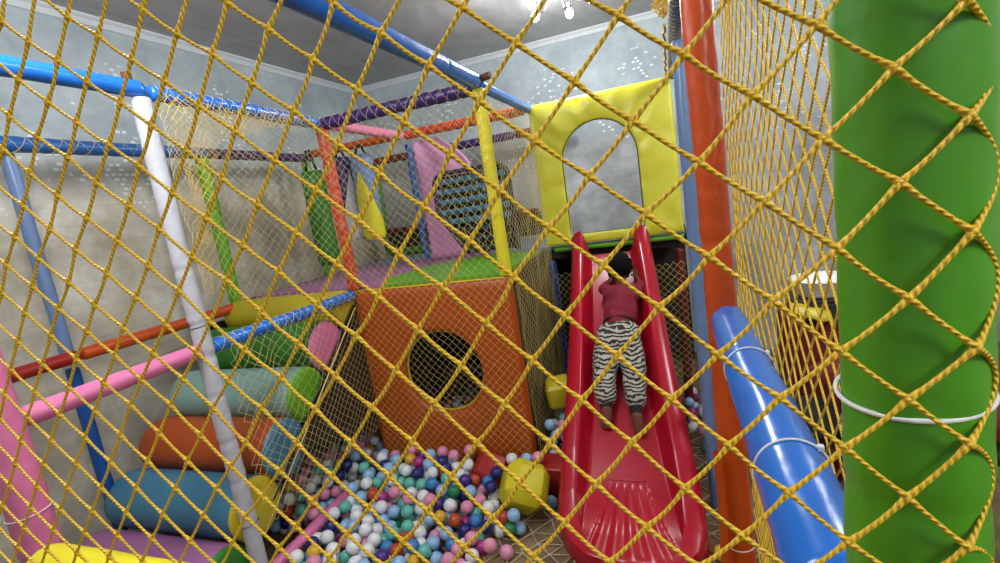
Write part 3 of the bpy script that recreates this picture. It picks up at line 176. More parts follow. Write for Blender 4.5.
# ------------------------------------------------------------------ mesh builder
class MB:
    def __init__(s): s.v = []; s.f = []; s.uv = []; s.mi = []
    def quadgrid(s, rows, closed_u=False, closed_v=False, uvs=None, mi=0):
        b = len(s.v); n = len(rows); k = len(rows[0])
        for r in rows: s.v.extend(tuple(p) for p in r)
        for i in range(n if closed_v else n-1):
            for j in range(k if closed_u else k-1):
                i2 = (i+1) % n; j2 = (j+1) % k
                s.f.append((b+i*k+j, b+i*k+j2, b+i2*k+j2, b+i2*k+j)); s.mi.append(mi)
                if uvs:
                    u0, u1 = j/k, (j+1)/k; v0, v1 = uvs[i], uvs[i+1]
                    s.uv.extend([(u0, v0), (u1, v0), (u1, v1), (u0, v1)])
                else: s.uv.extend([(0, 0)]*4)
        return b, n, k
    def face(s, idx, mi=0): s.f.append(tuple(idx)); s.mi.append(mi); s.uv.extend([(0, 0)]*len(idx))
    def tube(s, pts, r, n=12, caps=True, uvk=None, mi=0):
        pts = [Vector(p) for p in pts]
        rr = r if callable(r) else (lambda t, a: r)
        L = [0.]
        for i in range(1, len(pts)): L.append(L[-1]+(pts[i]-pts[i-1]).length)
        tot = L[-1] or 1
        up = None; rows = []
        for i, p in enumerate(pts):
            t = (pts[min(i+1, len(pts)-1)]-pts[max(i-1, 0)]).normalized()
            if up is None: up = t.orthogonal().normalized()
            else:
                up = (up-t*up.dot(t)); up = up.normalized() if up.length > 1e-6 else t.orthogonal().normalized()
            sd = t.cross(up)
            rows.append([p+(up*math.cos(2*PI*j/n)+sd*math.sin(2*PI*j/n))*rr(L[i]/tot, 2*PI*j/n) for j in range(n)])
        b, m, k = s.quadgrid(rows, closed_u=True, uvs=[l*uvk for l in L] if uvk else None, mi=mi)
        if caps:
            s.face([b+j for j in range(k)][::-1], mi); s.face([b+(m-1)*k+j for j in range(k)], mi)
    def box(s, c, h, rot=None, bev=0, mi=0):
        bm = bmesh.new(); bmesh.ops.create_cube(bm, size=1, matrix=Matrix.Diagonal((h[0]*2, h[1]*2, h[2]*2, 1)))
        if bev: bmesh.ops.bevel(bm, geom=bm.edges[:], offset=bev, segments=3, affect='EDGES', profile=.5)
        mt = Matrix.Translation(c) @ (rot.to_4x4() if rot else Matrix.Identity(4))
        s.addbm(bm, mt, mi); bm.free()
    def ell(s, c, r, rot=None, sub=3, mi=0):
        bm = bmesh.new(); bmesh.ops.create_icosphere(bm, subdivisions=sub, radius=1)
        mt = Matrix.Translation(c) @ (rot.to_4x4() if rot else Matrix.Identity(4)) @ Matrix.Diagonal((r[0], r[1], r[2], 1))
        s.addbm(bm, mt, mi); bm.free()
    def addbm(s, bm, mt, mi=0):
        b = len(s.v); bm.verts.index_update()
        s.v.extend(tuple(mt @ v.co) for v in bm.verts)
        for f in bm.faces: s.face([b+v.index for v in f.verts], mi)
    def build(s, name, mat, parent=None, smooth=True, uv=False, loc=None):
        me = bpy.data.meshes.new(name)
        if loc is not None:
            L = Vector(loc); me.from_pydata([tuple(Vector(v)-L) for v in s.v], [], s.f)
        else: me.from_pydata(s.v, [], s.f)
        for m in (mat if isinstance(mat, (list, tuple)) else [mat]): me.materials.append(m)
        if any(s.mi): me.polygons.foreach_set('material_index', s.mi)
        if smooth: me.polygons.foreach_set('use_smooth', [True]*len(s.f))
        if uv:
            l = me.uv_layers.new(name='UVMap'); flat = [x for p in s.uv for x in p]; l.data.foreach_set('uv', flat)
        me.update()
        o = bpy.data.objects.new(name, me); C.objects.link(o)
        if loc is not None: o.location = loc
        if parent is not None:
            if loc is not None: o.location = Vector(loc)-parent.location
            else: o.location = -parent.location
            o.parent = parent
        return o
def tag(o, label=None, cat=None, group=None, kind=None):
    if label: o['label'] = label
    if cat: o['category'] = cat
    if group: o['group'] = group
    if kind: o['kind'] = kind
    return o
def thing(name, loc, label, cat, group=None):
    o = bpy.data.objects.new(name, None); o.empty_display_size = .1; C.objects.link(o); o.location = loc
    return tag(o, label, cat, group)
def autosmooth(o, deg=40):
    me = o.data
    bm = bmesh.new(); bm.from_mesh(me)
    for e in bm.edges:
        if len(e.link_faces) == 2 and e.calc_face_angle(0) > math.radians(deg): e.smooth = False
    bm.to_mesh(me); bm.free()
def pad_mb(p0, p1, r, seams=(), wob=.0012, n=20, step=.012, squash=.06, crinkle=.0, bow=0., end=True):
    p0 = Vector(p0); p1 = Vector(p1); L = (p1-p0).length; k = max(4, int(L/step)); sd = random.uniform(0, 99)
    ax = (p1-p0).normalized(); o1 = ax.orthogonal().normalized()
    pts = []
    for i in range(k+1):
        t = i/k; p = p0.lerp(p1, t)
        w = noise.noise_vector(Vector((t*L*3, sd, 0)))*wob*2.5
        p = p+w-ax*w.dot(ax)+Vector((0, 0, -1))*bow*math.sin(PI*t)*(1 if abs(ax.z) < .5 else 0); pts.append(p)
    def rr(t, a):
        q = r*(1+.035*noise.noise(Vector((t*L*9, math.cos(a)*1.2+sd, math.sin(a)*1.2))))
        if crinkle: q += r*crinkle*noise.noise(Vector((t*L*38, math.cos(a)*2.2+sd, math.sin(a)*2.2)))
        for s_ in seams:
            d = (t*L-s_)/.008; q -= r*squash*1.6*math.exp(-d*d)
            d = (t*L-s_-.02)/.018; q += r*squash*.35*math.exp(-d*d)
        if end:
            e = min(t, 1-t)*L
            if e < .008: q *= .86+.14*math.sqrt(max(0, 1-(1-e/.008)**2))
        return q
    mb = MB(); mb.tube(pts, rr, n); return mb
def ring_mb(c, ax, r, th=.0022, w=.0, tilt=0, tail=True):
    ax = Vector(ax).normalized(); u = ax.orthogonal().normalized(); v = ax.cross(u)
    mb = MB(); n = 36
    pts = [Vector(c)+(u*math.cos(2*PI*i/n)+v*math.sin(2*PI*i/n))*r+ax*tilt*math.cos(2*PI*i/n) for i in range(n+1)]
    mb.tube(pts, th, 6, caps=False)
    if tail: mb.box(tuple(Vector(c)+u*(r+.0015)+ax*tilt), (.0028, .0028, .0028), bev=.0008)
    return mb
def helix_mb(p0, p1, r, pitch, th=.0011, cross=True):
    pitch *= 2.0
    p0 = Vector(p0); p1 = Vector(p1); L = (p1-p0).length; ax = (p1-p0)/L; u = ax.orthogonal().normalized(); v = ax.cross(u)
    mb = MB()
    for sg in ((1, -1) if cross else (1,)):
        for ph in (0, PI):
            k = max(8, int(L/pitch*10)); pts = [p0+ax*(L*i/k)+(u*math.cos(ph+sg*2*PI*L*i/k/pitch)+v*math.sin(ph+sg*2*PI*L*i/k/pitch))*r for i in range(k+1)]
            mb.tube(pts, th, 3, caps=False)
    return mb
def pad(name, p0, p1, r, mat, label, cat, seams=(), group=None, ties=(), lash=None, crinkle=0., stubs=(), extra=(), bow=0., **kw):
    """a padded tube of the frame: padding, optional zip ties, net lashing and steel stub as parts"""
    b = Vector(p0) if p0[2] <= p1[2] else Vector(p1)
    t = thing(name, b, label, cat, group)
    pad_mb(p0, p1, r, seams, crinkle=crinkle, bow=bow, **kw).build('padding', mat, t)
    ax = (Vector(p1)-Vector(p0)).normalized(); L = (Vector(p1)-Vector(p0)).length
    for d, m_ in ties:
        tie = ring_mb(Vector(p0)+ax*d, ax, r*1.035, .0013, tilt=.003).build('zip_tie', m_, t)
        tie['label'] = 'black tie' if m_ is M['black'] else 'white plastic tie'
    if lash:
        o = helix_mb(Vector(p0)+ax*lash[0], Vector(p0)+ax*lash[1], r*1.06, lash[2] if len(lash) > 2 else .045).build('net_lashing', M['cord'], t)
        o['label'] = 'yellow cord wound round the padding'
    for (a, b_, rr) in stubs:
        mb = MB(); mb.tube([a, b_], rr, 16); o = mb.build('tube_end', M['rusty'], t); autosmooth(o); o['label'] = 'brown bare steel tube end'
    for (nm, a, b_, m_, sm, lb) in extra:
        o = pad_mb(a, b_, r*1.0, sm, crinkle=crinkle).build(nm, m_, t); o['label'] = lb
    return t
# ------------------------------------------------------------------ room
XL, XR, YF, YB, ZC = -2.93, 3.0, -2.0, 4.56, 2.93
def slab(name, c, h, mat):
    mb = MB(); mb.box(c, h); o = mb.build(name, mat, smooth=False); o['kind'] = 'structure'; return o
slab('floor', ((XL+XR)/2, (YF+YB)/2, -.05), ((XR-XL)/2+.2, (YB-YF)/2+.2, .05), M['floor'])
slab('ceiling', ((XL+XR)/2, (YF+YB)/2, ZC+.05), ((XR-XL)/2+.2, (YB-YF)/2+.2, .05), M['ceil'])
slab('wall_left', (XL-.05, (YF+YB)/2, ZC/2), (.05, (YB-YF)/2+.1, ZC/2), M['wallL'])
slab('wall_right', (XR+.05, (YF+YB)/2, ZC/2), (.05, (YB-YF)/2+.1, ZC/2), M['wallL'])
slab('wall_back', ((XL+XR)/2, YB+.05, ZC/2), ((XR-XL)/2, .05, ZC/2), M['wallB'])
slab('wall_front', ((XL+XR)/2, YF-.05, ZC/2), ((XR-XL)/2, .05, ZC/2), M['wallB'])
def cornice(name, a, b, nrm):
    mb = MB(); a = Vector(a); b = Vector(b); nrm = Vector(nrm)
    prof = [(0, 0), (.035, 0), (.035, -.012), (.022, -.024), (.012, -.05), (0, -.055)]
    mb.quadgrid([[p+nrm*u+Vector((0, 0, v)) for u, v in prof] for p in (a, b)]); o = mb.build(name, M['trim'], smooth=False); o['kind'] = 'structure'
cornice('trim_1', (XL, YF, ZC), (XL, YB, ZC), (1, 0, 0)); cornice('trim_2', (XL, YB, ZC), (XR, YB, ZC), (0, -1, 0))
# ------------------------------------------------------------------ front safety net
NETY = .24
P = {}
for row in NETDATA.split('|'):
    j, i, r = row.split(':'); j = int(j); i = int(i)
    for k, q in enumerate(r.split()):
        x, z = q.split(','); P[(i+k, j)] = Vector((int(x)*1e-4, NETY, 1.6+int(z)*1e-4))
for k, p in P.items():
    p.y += .0025*noise.noise(p*9)
fn = MB(); RR = .00108
def strand(a, b, sag=.0, via=None, n=8):
    if via is not None:
        pts = [a*(1-t)**2+via*2*t*(1-t)+b*t*t for t in [q/10 for q in range(11)]]
    else:
        s_ = noise.noise(a*40)*.0012
        pts = [a.lerp(b, t)+Vector((0, 0, -.0006-abs(s_)))*math.sin(PI*t)+Vector((s_, 0, 0))*math.sin(PI*t) for t in (0, .25, .5, .75, 1)]
    fn.tube(pts, lambda t, a_: RR*(1+.55*math.exp(-(min(t, 1-t)/.07)**2)), n, caps=False, uvk=260)
for (i, j), p in P.items():
    for d in ((1, 0), (0, 1)):
        q = P.get((i+d[0], j+d[1]))
        if q: strand(p, q)
    fn.ell(p, (.0020, .0019, .0020), sub=1)
# right-hand edge: each border knot loops round the side of the green post to the next one
bd = [k for k in P if P[k].x > .1]
for (i, j) in bd:
    q = P.get((i+1, j-1))
    if q and (i+1, j) not in P: strand(P[(i, j)], q, via=Vector((.1385, NETY+.03, (P[(i, j)].z+q.z)/2)))
o = fn.build('safety_net', M['rope'], uv=True)
tag(o, 'yellow braided rope safety net nearest the viewer, in front of the fat green post', 'net')
# ------------------------------------------------------------------ finer nets seen farther off
def net_panel(name, O, U, V, w, h, label, cell=.0233, fn_=None, clip=None, r=.00092, mat='cord', nseg=3, uv=False, jit=.12, parent=None, warp=None):
    O = Vector(O); U = Vector(U); V = Vector(V); N_ = U.cross(V)
    nu = int(w/cell); nv = int(h/cell); mb = MB(); G = {}
    for i in range(nu+1):
        for j in range(nv+1):
            if (i+j) % 2: continue
            u = i/nu; v = j/nv
            if warp: u, v = warp(u, v)
            if clip and not clip(u*w, v*h): continue
            nz = noise.noise_vector(Vector((i*.21+w*7, j*.21, h*3)))
            G[(i, j)] = O+U*(u*w+nz.x*cell*jit*2)+V*(v*h+nz.y*cell*jit*2)+N_*(nz.z*.012+(fn_(u, v) if fn_ else 0))
    for (i, j), p in G.items():
        for d in (1, -1):
            q = G.get((i+1, j+d))
            if q: mb.tube([p, q], r, nseg, caps=False, uvk=260 if uv else None)
    # border cord
    o = mb.build(name, M[mat], parent, smooth=nseg > 3, uv=uv)
    if label: tag(o, label, 'net')
    return o
A_ = -1.8; R_ = -.845; Y1, Y2, Y3 = 1.385, 2.4, 3.35; L2 = -2.65
# right side net, between the near green post and the orange post
net_panel('side_net', (.098, .30, .06), (-.012, .745, 0), (0, 0, 1), 1, 2.1, 'yellow rope net receding on the right from the green post to the thick orange post',
          cell=.0233, r=.0014, mat='rope', nseg=5, uv=True, jit=.2, warp=lambda u, v: (u, v)) if False else None
def side_net():
    O = Vector((.134, .305, .08)); a = .0235; nu = 38; nv = 88; mb = MB(); G = {}
    for i in range(nu+1):
        for j in range(nv+1):
            if (i+j) % 2: continue
            nz = noise.noise_vector(Vector((i*.15, j*.15, 5)))
            G[(i, j)] = O+Vector((-.026*i/nu+nz.x*.007, i*.735/nu+nz.y*.005, j*a+nz.z*.006))
    for (i, j), p in G.items():
        for d in (1, -1):
            q = G.get((i+1, j+d))
            if q: mb.tube([p, q], .00115, 6, caps=False, uvk=260)
        mb.ell(p, (.0017, .0017, .0017), sub=1)
    o = mb.build('side_net', M['rope'], uv=True)
    tag(o, 'yellow rope net receding on the right between the green post and the orange post', 'net')
side_net()
net_panel('box_front_net', (A_+.03, Y2-.037, .12), (1, 0, 0), (0, 0, 1), abs(R_-A_)-.02, 2.0, 'fine yellow net hanging in front of the orange panel, from the purple rail down', jit=.15)
net_panel('box_side_net', (R_+.034, Y2+.03, .10), (0, 1, 0), (0, 0, 1), .89, 2.02, 'fine yellow net on the right side of the box, behind the yellow post', jit=.15, r=.0011)
net_panel('upper_side_net', (A_+.034, Y1+.03, 1.18), (0, 1, 0), (0, 0, 1), .96, .97, 'fine yellow net stretched between the white pole and the red post, bunched at the top',
          cell=.0215, warp=lambda u, v: (u**1.35, 1-(1-v)**1.3*(.75+.25*u)), jit=.3)
# extra bunched netting under the blue rail by the white pole
net_panel('bunched_net', (A_+.05, Y1+.05, 1.40), (0, 1, 0), (0, 0, 1), .86, .77, 'bunched yellow netting gathered between the white pole and the blue rail',
          cell=.016, clip=lambda u, v: (.77-v) < .20*(1-u/.9)+.62*max(0, 1-u/.22)**1.2, jit=.75, r=.0011, mat='rope')
zl = lambda y: .43+(y-1.521)*.855
net_panel('lower_side_net', (A_+.034, 1.40, .36), (0, 1, 0), (0, 0, 1), .96, .82, 'fine yellow net left of the orange panel, over the dark space under the steps',
          clip=lambda u, v: v+.36 < zl(1.40+u), jit=.12, r=.0010)
mb = MB(); mb.tube([(A_+.034, 1.42, zl(1.42)), (A_+.034, 2.33, zl(2.33))], .003, 8); pe = mb.build('net_edge_cord', M['cord']); 
le = [o for o in bpy.data.objects if o.name.startswith('lower_side_net')][0]; pe.parent = le; pe['label'] = 'thick yellow border cord'
net_panel('step_net', (A_+.030, 1.45, .46), (0, 1, 0), (0, 0, 1), .9, .72, 'loose pale net over the ends of the step rollers, under the blue rail',
          cell=.026, clip=lambda u, v: v+.46 > zl(1.45+u)+.01, jit=.7, r=.0010)
net_panel('under_slide_net', (R_+.04, Y3-.04, .27), (1, 0, 0), (0, 0, 1), 0.86, .78, 'fine yellow net behind the slide, closing the space beneath the arch panel', jit=.2, r=.0014)
mb = MB(); pl = [(1.52, .43), (1.70, .565), (1.90, .50), (2.15, .42), (2.36, .30), (2.36, 1.13), (2.30, 1.09)]
pts = [(x, y, z) for x in (-1.799, -1.789) for y, z in pl]; mb.v += pts; n = len(pl)
mb.face(list(range(n))); mb.face(list(range(n, 2*n))[::-1])
for i in range(n): mb.face([i, n+i, n+(i+1) % n, (i+1) % n])
tag(mb.build('step_shade_board', M['dark'], smooth=False), 'dark brown sheet standing in for the shade below the step rollers, behind the fine net', 'board')  # dark sheet stands in for under-step shade and cuts off the roller cap
# crumpled netting lying on the floor
fl = MB(); G = {}
for i in range(-2, 26):
    for j in range(-1, 26):
        if (i+j) % 2: continue
        nz = noise.noise_vector(Vector((i*.4, j*.4, 2)))
        x = -1.15+i*.055+nz.x*.035; y = 1.35+j*.075+nz.y*.04
        if x > .28: continue
        G[(i, j)] = Vector((x, y, .004+abs(nz.z)*.004))
for (i, j), p in G.items():
    for d in (1, -1):
        q = G.get((i+1, j+d))
        if q: fl.tube([p, p.lerp(q, .5)+Vector((noise.noise(p*9)*.01, 0, 0)), q], .0036, 5, caps=False)
        q = G.get((i+2, j)) if (i*7+j*3) % 4 == 0 else None
        if q and d == 1: fl.tube([p, q], .0028, 5, caps=False)
tag(fl.build('floor_netting', M['beige cord']), 'pale beige netting lying crumpled on the brown floor around the foot of the slide', 'net')
# ------------------------------------------------------------------ posts
FR = .0288
T = M['tie']
pad('padded_post', (.1012, .2745, 0), (.1012, .2745, 2.25), FR, M['green'], 'fat bright green padded post nearest the viewer, right side of the picture', 'post',
    seams=(1.43, .6, 1.69, 2.0), ties=((1.481, T),), n=56, step=.005, squash=.03, crinkle=.03)
orange_post = pad('padded_post', (.084, 1.065, 0), (.073, 1.065, 2.3), .0290, M['orange'], 'thick orange padded post right of the slide, netting on its right', 'post', seams=(.5, 1.46, 1.93), ties=((.78, T),), n=28, crinkle=.05)
mb = MB(); mb.quadgrid([[(.046+.006*math.sin(k*.7)*.3+w_, 1.032+d_, .30+.715*k/24) for w_, d_ in ((-.008, 0), (.006, -.006), (.012, .002), (-.004, .006))] for k in range(25)], closed_u=True)
o = mb.build('seam_flap', M['orange'], orange_post); o['label'] = 'loose lighter orange seam flap'
pad('padded_post', (.088, 2.32, 0), (.088, 2.32, 2.14), .034, M['steelblue'], 'pale blue padded post just behind the thick orange post', 'post', seams=(.8, 1.0))
pad('padded_post', (R_, Y2, 1.215), (R_, Y2, 2.155), .033, M['yellow'], 'bright yellow padded post standing at the top right corner of the orange box', 'post', seams=(.3, .62), lash=(.02, .92, .09))
pad('padded_post', (A_, Y2, 1.215), (A_, Y2, 2.15), .035, M['orangered'], 'red-orange padded post at the top left corner of the orange box', 'post', seams=(.12, .27, .42, .58, .75), squash=.1, lash=(.02, .92, .08))
pad('padded_post', (A_, Y1, 0), (A_, Y1, 2.165), .034, M['white'], 'white wrapped pole left of the ball pit, below the corner of the blue rail', 'post',
    seams=(.62, .8, 1.0, 1.17, 1.3, 1.52), squash=.1, crinkle=.04, ties=((.42, M['black']), (1.29, M['black'])))
pad('padded_post', (A_, .738, 0), (A_, .738, 2.12), .050, M['pink'], 'pink padded post at the left edge of the picture', 'post', seams=(.62, .8), ties=((.93, T),), crinkle=.04)
t = pad('padded_post', (L2-.05, 1.405, 1.16), (L2-.05, 1.405, 2.12), .0275, M['steelblue'], 'pale steel-blue post with a deep blue foot by the left wall', 'post', seams=(.4,),
    extra=(('lower_padding', (L2-.05, 1.405, 0), (L2-.05, 1.405, 1.13), M['deepblue'], (.5,), 'deep blue lower padding'),))
pad('padded_post', (L2, 2.33, 1.22), (L2, 2.33, 2.12), .037, M['lime'], 'light green padded post rising behind the yellow step roller', 'post', seams=(.5,))
pad('padded_post', (L2, 3.25, 1.215), (L2, 3.25, 2.12), .034, M['lime'], 'green padded post seen through the net just left of the red-orange post', 'post', seams=(.3, .6), crinkle=.05)
pad('padded_post', (-2.70, 4.28, 1.235), (-2.70, 4.28, 2.12), .04, M['darkgreen'], 'green corner post at the back of the platform, right of the blue and yellow bag', 'post')
pad('padded_post', (A_-.03, 3.42, 1.24), (A_-.03, 3.42, 2.12), .024, M['bluewrap'], 'blue wrapped post at the left edge of the pink sheet on the platform', 'post', seams=(.2, .4, .6), crinkle=.04)
pad('padded_post', (R_, 3.42, .0), (R_, 3.42, 1.12), .034, M['deepblue'], 'deep blue post beneath the arch panel, left of the slide', 'post', seams=(.3, .6, .9), crinkle=.03)
pad('padded_post', (.0, 3.43, .0), (.03, 3.43, 1.12), .030, M['maroon'], 'dark red post beneath the arch panel, right of the slide', 'post', seams=(.5,))
pad('padded_post', (.115, 3.40, .0), (.115, 3.40, 2.12), .034, M['yellow'], 'yellow post at the right end of the arch panel, showing beside the pale blue post', 'post')
# ------------------------------------------------------------------ rails
pad('padded_rail', (A_, -.2, 2.205), (A_, Y1+.01, 2.198), .031, M['blue'], 'glossy blue top rail at the upper left, ending on the white pole', 'rail', seams=(1.15,), ties=((1.12, T),),
    stubs=(((A_+.0, Y1-.03, 2.22), (A_+.0, Y1-.03, 2.25), .016),))
pad('padded_rail', (A_, Y1+.04, 2.192), (A_, Y2-.03, 2.168), .030, M['blue'], 'blue net-wrapped top rail between the white pole and the red-orange post', 'rail',
    seams=tuple(.08*k for k in range(1, 12)), squash=.07, lash=(.01, .93, .05), crinkle=.05)
pad('padded_rail', (A_+.012, Y2, 2.165), (R_-.03, Y2, 2.165), .034, M['purple'], 'dark purple wrapped top rail between the red-orange post and the yellow post', 'rail',
    seams=tuple(.07*k for k in range(1, 13)), squash=.09, lash=(.0, .88, .06), crinkle=.04)
pad('padded_rail', (A_, Y2+.05, 2.17), (A_, Y3-.06, 2.17), .030, M['pink'], 'pink top rail running back from the red-orange post', 'rail', seams=(.3, .6), lash=(0, .8, .08))
pad('overhead_rail', (-.852, .1, 2.19), (-.848, Y2-.03, 2.19), .0385, M['blue'], 'large glossy blue overhead rail crossing the ceiling, top centre', 'rail', seams=(1.9,),
    stubs=(((R_+.02, Y2+.0, 2.20), (R_+.075, Y2-.01, 2.205), .017),))
pad('padded_rail', (R_, Y2+.03, 2.175), (R_, Y3+.02, 2.175), .028, M['blue'], 'short blue rail from the yellow post back to the arch panel corner', 'rail')
pad('padded_rail', (L2, -.1, 2.15), (L2, 2.37, 2.15), .034, M['bluewrap'], 'dull blue net-wrapped rail along the left wall, below the glossy blue one', 'rail', seams=(.6, 1.3, 1.9), lash=(.5, 2.4, .07), crinkle=.05)
pad('padded_rail', (L2, 2.39, 2.15), (L2, 3.30, 2.15), .032, M['purple'], 'dark purple rail continuing the dull blue rail along the left wall', 'rail', seams=(.2, .4, .6, .8), lash=(0, .88, .07), crinkle=.05)
pad('padded_rail', (L2-.0, Y3, 2.185), (A_-.05, Y3, 2.185), .030, M['orange'], 'orange top rail behind the red-orange post, over the hanging bags', 'rail', seams=(.2, .4, .6), crinkle=.05)
pad('padded_rail', (A_+.0, Y3, 2.175), (R_-.03, Y3, 2.175), .033, M['orangered'], 'red top rail over the pink sheet, ending in frayed netting by the arch panel', 'rail', seams=tuple(.1*k for k in range(1, 9)), squash=.09, crinkle=.04, lash=(.0, .9, .08))
pad('padded_rail', (L2-.05, 4.3, 2.15), (-1.82, 4.3, 2.15), .036, M['maroon'], 'dark red rail at the very back, low behind the orange rail', 'rail', seams=(.3, .6), crinkle=.05)
t = pad('padded_rail', (-1.79, 4.3, 2.15), (-1.25, 4.3, 2.15), .036, M['purple'], 'purple and maroon rail at the very back, right of the pink sheet', 'rail', seams=(.2, .4), crinkle=.05,
    extra=(('end_padding', (-1.23, 4.3, 2.15), (-.7, 4.3, 2.15), M['maroon'], (.2,), 'maroon padding at the right end'),))
pad('padded_rail', (.08, .32, 2.185), (.08, Y3-.05, 2.185), .030, M['deepblue'], 'blue top rail at the upper right, above the arch panel corner and wrapped in netting', 'rail', seams=(1.6, 2.2), lash=(1.2, 2.9, .05), crinkle=.1)
pad('padded_rail', (A_, .79, 1.195), (A_, Y1-.03, 1.195), .031, M['pink'], 'pink waist-high rail between the pink post and the white pole', 'rail', seams=(.3,))
pad('padded_rail', (A_, Y1+.03, 1.195), (A_, Y2-.03, 1.185), .031, M['blue'], 'blue wrapped waist-high rail from the white pole to the orange box', 'rail',
    seams=tuple(.09*k for k in range(1, 11)), squash=.08, crinkle=.05, lash=(0, .94, .05))
t = pad('padded_rail', (L2+.03, 1.42, 1.19), (L2+.03, 2.27, 1.19), .030, M['orange'], 'red and orange rail along the left wall, above the pink rail', 'rail', seams=(.3,),
    extra=(('near_padding', (L2+.03, .3, 1.19), (L2+.03, 1.40, 1.19), M['red'], (.6,), 'red padding at the near end'),))
pad('guard_rail', (.0895, .34, 1.296), (.088, 1.025, 1.300), .0335, M['blue'], 'thick glossy bright blue rail pointing at the viewer beside the orange post', 'rail', seams=(.46,), squash=.02,
    ties=((.16, T), (.43, T)), n=36, step=.006)
pad('pit_border', (A_, .6, .15), (A_, 1.98, .15), .030, M['pink'], 'pink-red padded beam bordering the ball pit on its left', 'beam', seams=(.5, 1.0))
pad('padded_rail', (-1.50, .61, .893), (.06, .61, .893), .055, M['yellow'], 'yellow padded bar at the bottom left corner, in front of the pink post', 'bar', seams=(.4, .9))
pad('edge_rail', (R_+.05, Y3+.0, 1.205), (.06, Y3+.0, 1.205), .017, M['lime'], 'thin green bar directly below the yellow arch panel', 'rail')
# frayed net tufts on the rail ends
def tuft(name, c, s, n, mat, label):
    mb = MB()
    for k in range(n):
        a = Vector((random.gauss(0, 1), random.gauss(0, 1), random.gauss(0, 1))); pts = []
        p = Vector(c)
        for q in range(7):
            a = (a+Vector((random.gauss(0, 1), random.gauss(0, 1), random.gauss(0, 1)))*.9).normalized(); p = p+a*s*.45
            dd = p-Vector(c)
            if dd.length > s: p = Vector(c)+dd*.5
            pts.append(p.copy())
        mb.tube(pts, .0016, 4)
    tag(mb.build(name, mat), label, 'net')
tuft('frayed_netting', (-.885, 3.31, 2.19), .055, 60, M['orange'], 'tuft of frayed orange and yellow netting at the top left corner of the arch panel')
tuft('knotted_netting', (.04, 2.2, 2.26), .055, 46, M['rope'], 'knot of yellow cord dangling at the top, just left of the orange post')
mb = MB(); mb.tube([(.034+.004*math.sin(k*1.3), 2.30+.032*k, 2.205+.006*math.cos(k*1.7)-.001*k) for k in range(33)], .006, 6); tag(mb.build('tied_rope', M['rope'], uv=True), 'yellow rope running along the top right rail to the corner of the arch panel', 'rope')
# ------------------------------------------------------------------ orange hole panel
def hole_panel():
    t = thing('hole_panel', ((A_+R_)/2, Y2, 0), 'orange padded panel with a round crawl hole, front of the play box', 'panel')
    x0, x1, z0, z1 = A_-.015, R_+.02, .0, 1.205; cx, cz, rad = -1.305, .69, .243; yb, yf = Y2+.03, Y2-.012
    n = 96; rows = []
    def sq(a):
        dx, dz = math.cos(a), math.sin(a); s = 1e9
        if dx > 0: s = min(s, (x1-cx)/dx)
        if dx < 0: s = min(s, (x0-cx)/dx)
        if dz > 0: s = min(s, (z1-cz)/dz)
        if dz < 0: s = min(s, (z0-cz)/dz)
        return s
    corner = sorted([math.atan2(z-cz, x-cx) for x in (x0, x1) for z in (z0, z1)])
    ang = sorted([2*PI*i/n-PI for i in range(n)]+corner)
    def pt(a, f, y): s = rad+(sq(a)-rad)*f; return (cx+math.cos(a)*s, y, cz+math.sin(a)*s)
    prof = [(0, yb), (0, yf+.012), (.012, yf+.004), (.04, yf-.006)]+[(f, yf-.012-.006*noise.noise(Vector((f*3, 0, 1)))) for f in (.15, .3, .5, .7, .85)]+[(.96, yf-.006), (.99, yf+.002), (1, yf+.014), (1, yb)]
    mb = MB(); mb.quadgrid([[pt(a, f, y+.004*noise.noise(Vector((math.cos(a)*2, math.sin(a)*2, f*3)))*(0 if f in (0, 1) else 1)) for a in ang] for f, y in prof], closed_u=True, closed_v=True)
    o = mb.build('panel_padding', M['orangep'], t); autosmooth(o, 60)
    mb = MB(); mb.tube([(x0, yf+.002, z1), (x1, yf+.002, z1)], .0045, 8); mb.build('piping', M['yellow'], t)
    mb = MB(); mb.tube([(cx+math.cos(2*PI*i/64)*(rad-.003), yf+.03, cz+math.sin(2*PI*i/64)*(rad-.003)) for i in range(65)], .006, 8, caps=False); o = mb.build('hole_trim', M['ochre'], t); o['label'] = 'yellow edging round the hole'
hole_panel()
# ------------------------------------------------------------------ platform and what closes it below
t = thing('play_platform', (-1.3, 3.4, 1.12), 'raised play platform with green and mauve mats behind the orange panel', 'platform')
mb = MB(); mb.box((-1.825, 3.36, 1.165), (.955, .92, .035)); mb.box((-.39, 3.87, 1.165), (.475, .41, .035)); mb.build('deck', M['dark'], t, smooth=False)
def matpoly(name, pts, mat, z0=1.20, z1=1.222):
    mb = MB(); b = len(pts)
    mb.v += [(x, y, z0) for x, y in pts]+[(x, y, z1) for x, y in pts]
    mb.face(list(range(b))[::-1]); mb.face(list(range(b, 2*b)))
    for i in range(b): mb.face([i, (i+1) % b, b+(i+1) % b, b+i])
    o = mb.build(name, mat, t, smooth=False); return o
matpoly('green_mat', [(-1.62, 2.44), (-.885, 2.44), (-.885, 3.32), (-1.3, 3.45), (-1.66, 3.2), (-1.73, 2.7)], M['darkgreen'] if False else M['lime'])
matpoly('mauve_mat', [(-2.61, 2.45), (-1.63, 2.44), (-1.74, 2.7), (-1.67, 3.2), (-1.31, 3.46), (-1.31, 3.6), (-2.61, 3.6)], M['mauve'])
matpoly('grey_mat', [(-1.30, 3.46), (-.885, 3.33), (-.885, 3.42), (.07, 3.42), (.07, 4.26), (-2.61, 4.26), (-2.61, 3.61), (-1.30, 3.61)], M['greyblue'])
mb = MB(); mb.box((-1.3, 4.33, .575), (1.38, .02, .545)); tag(mb.build('back_board', M['dark'], smooth=False), 'dark brown board closing the space under the platform at the back', 'board')
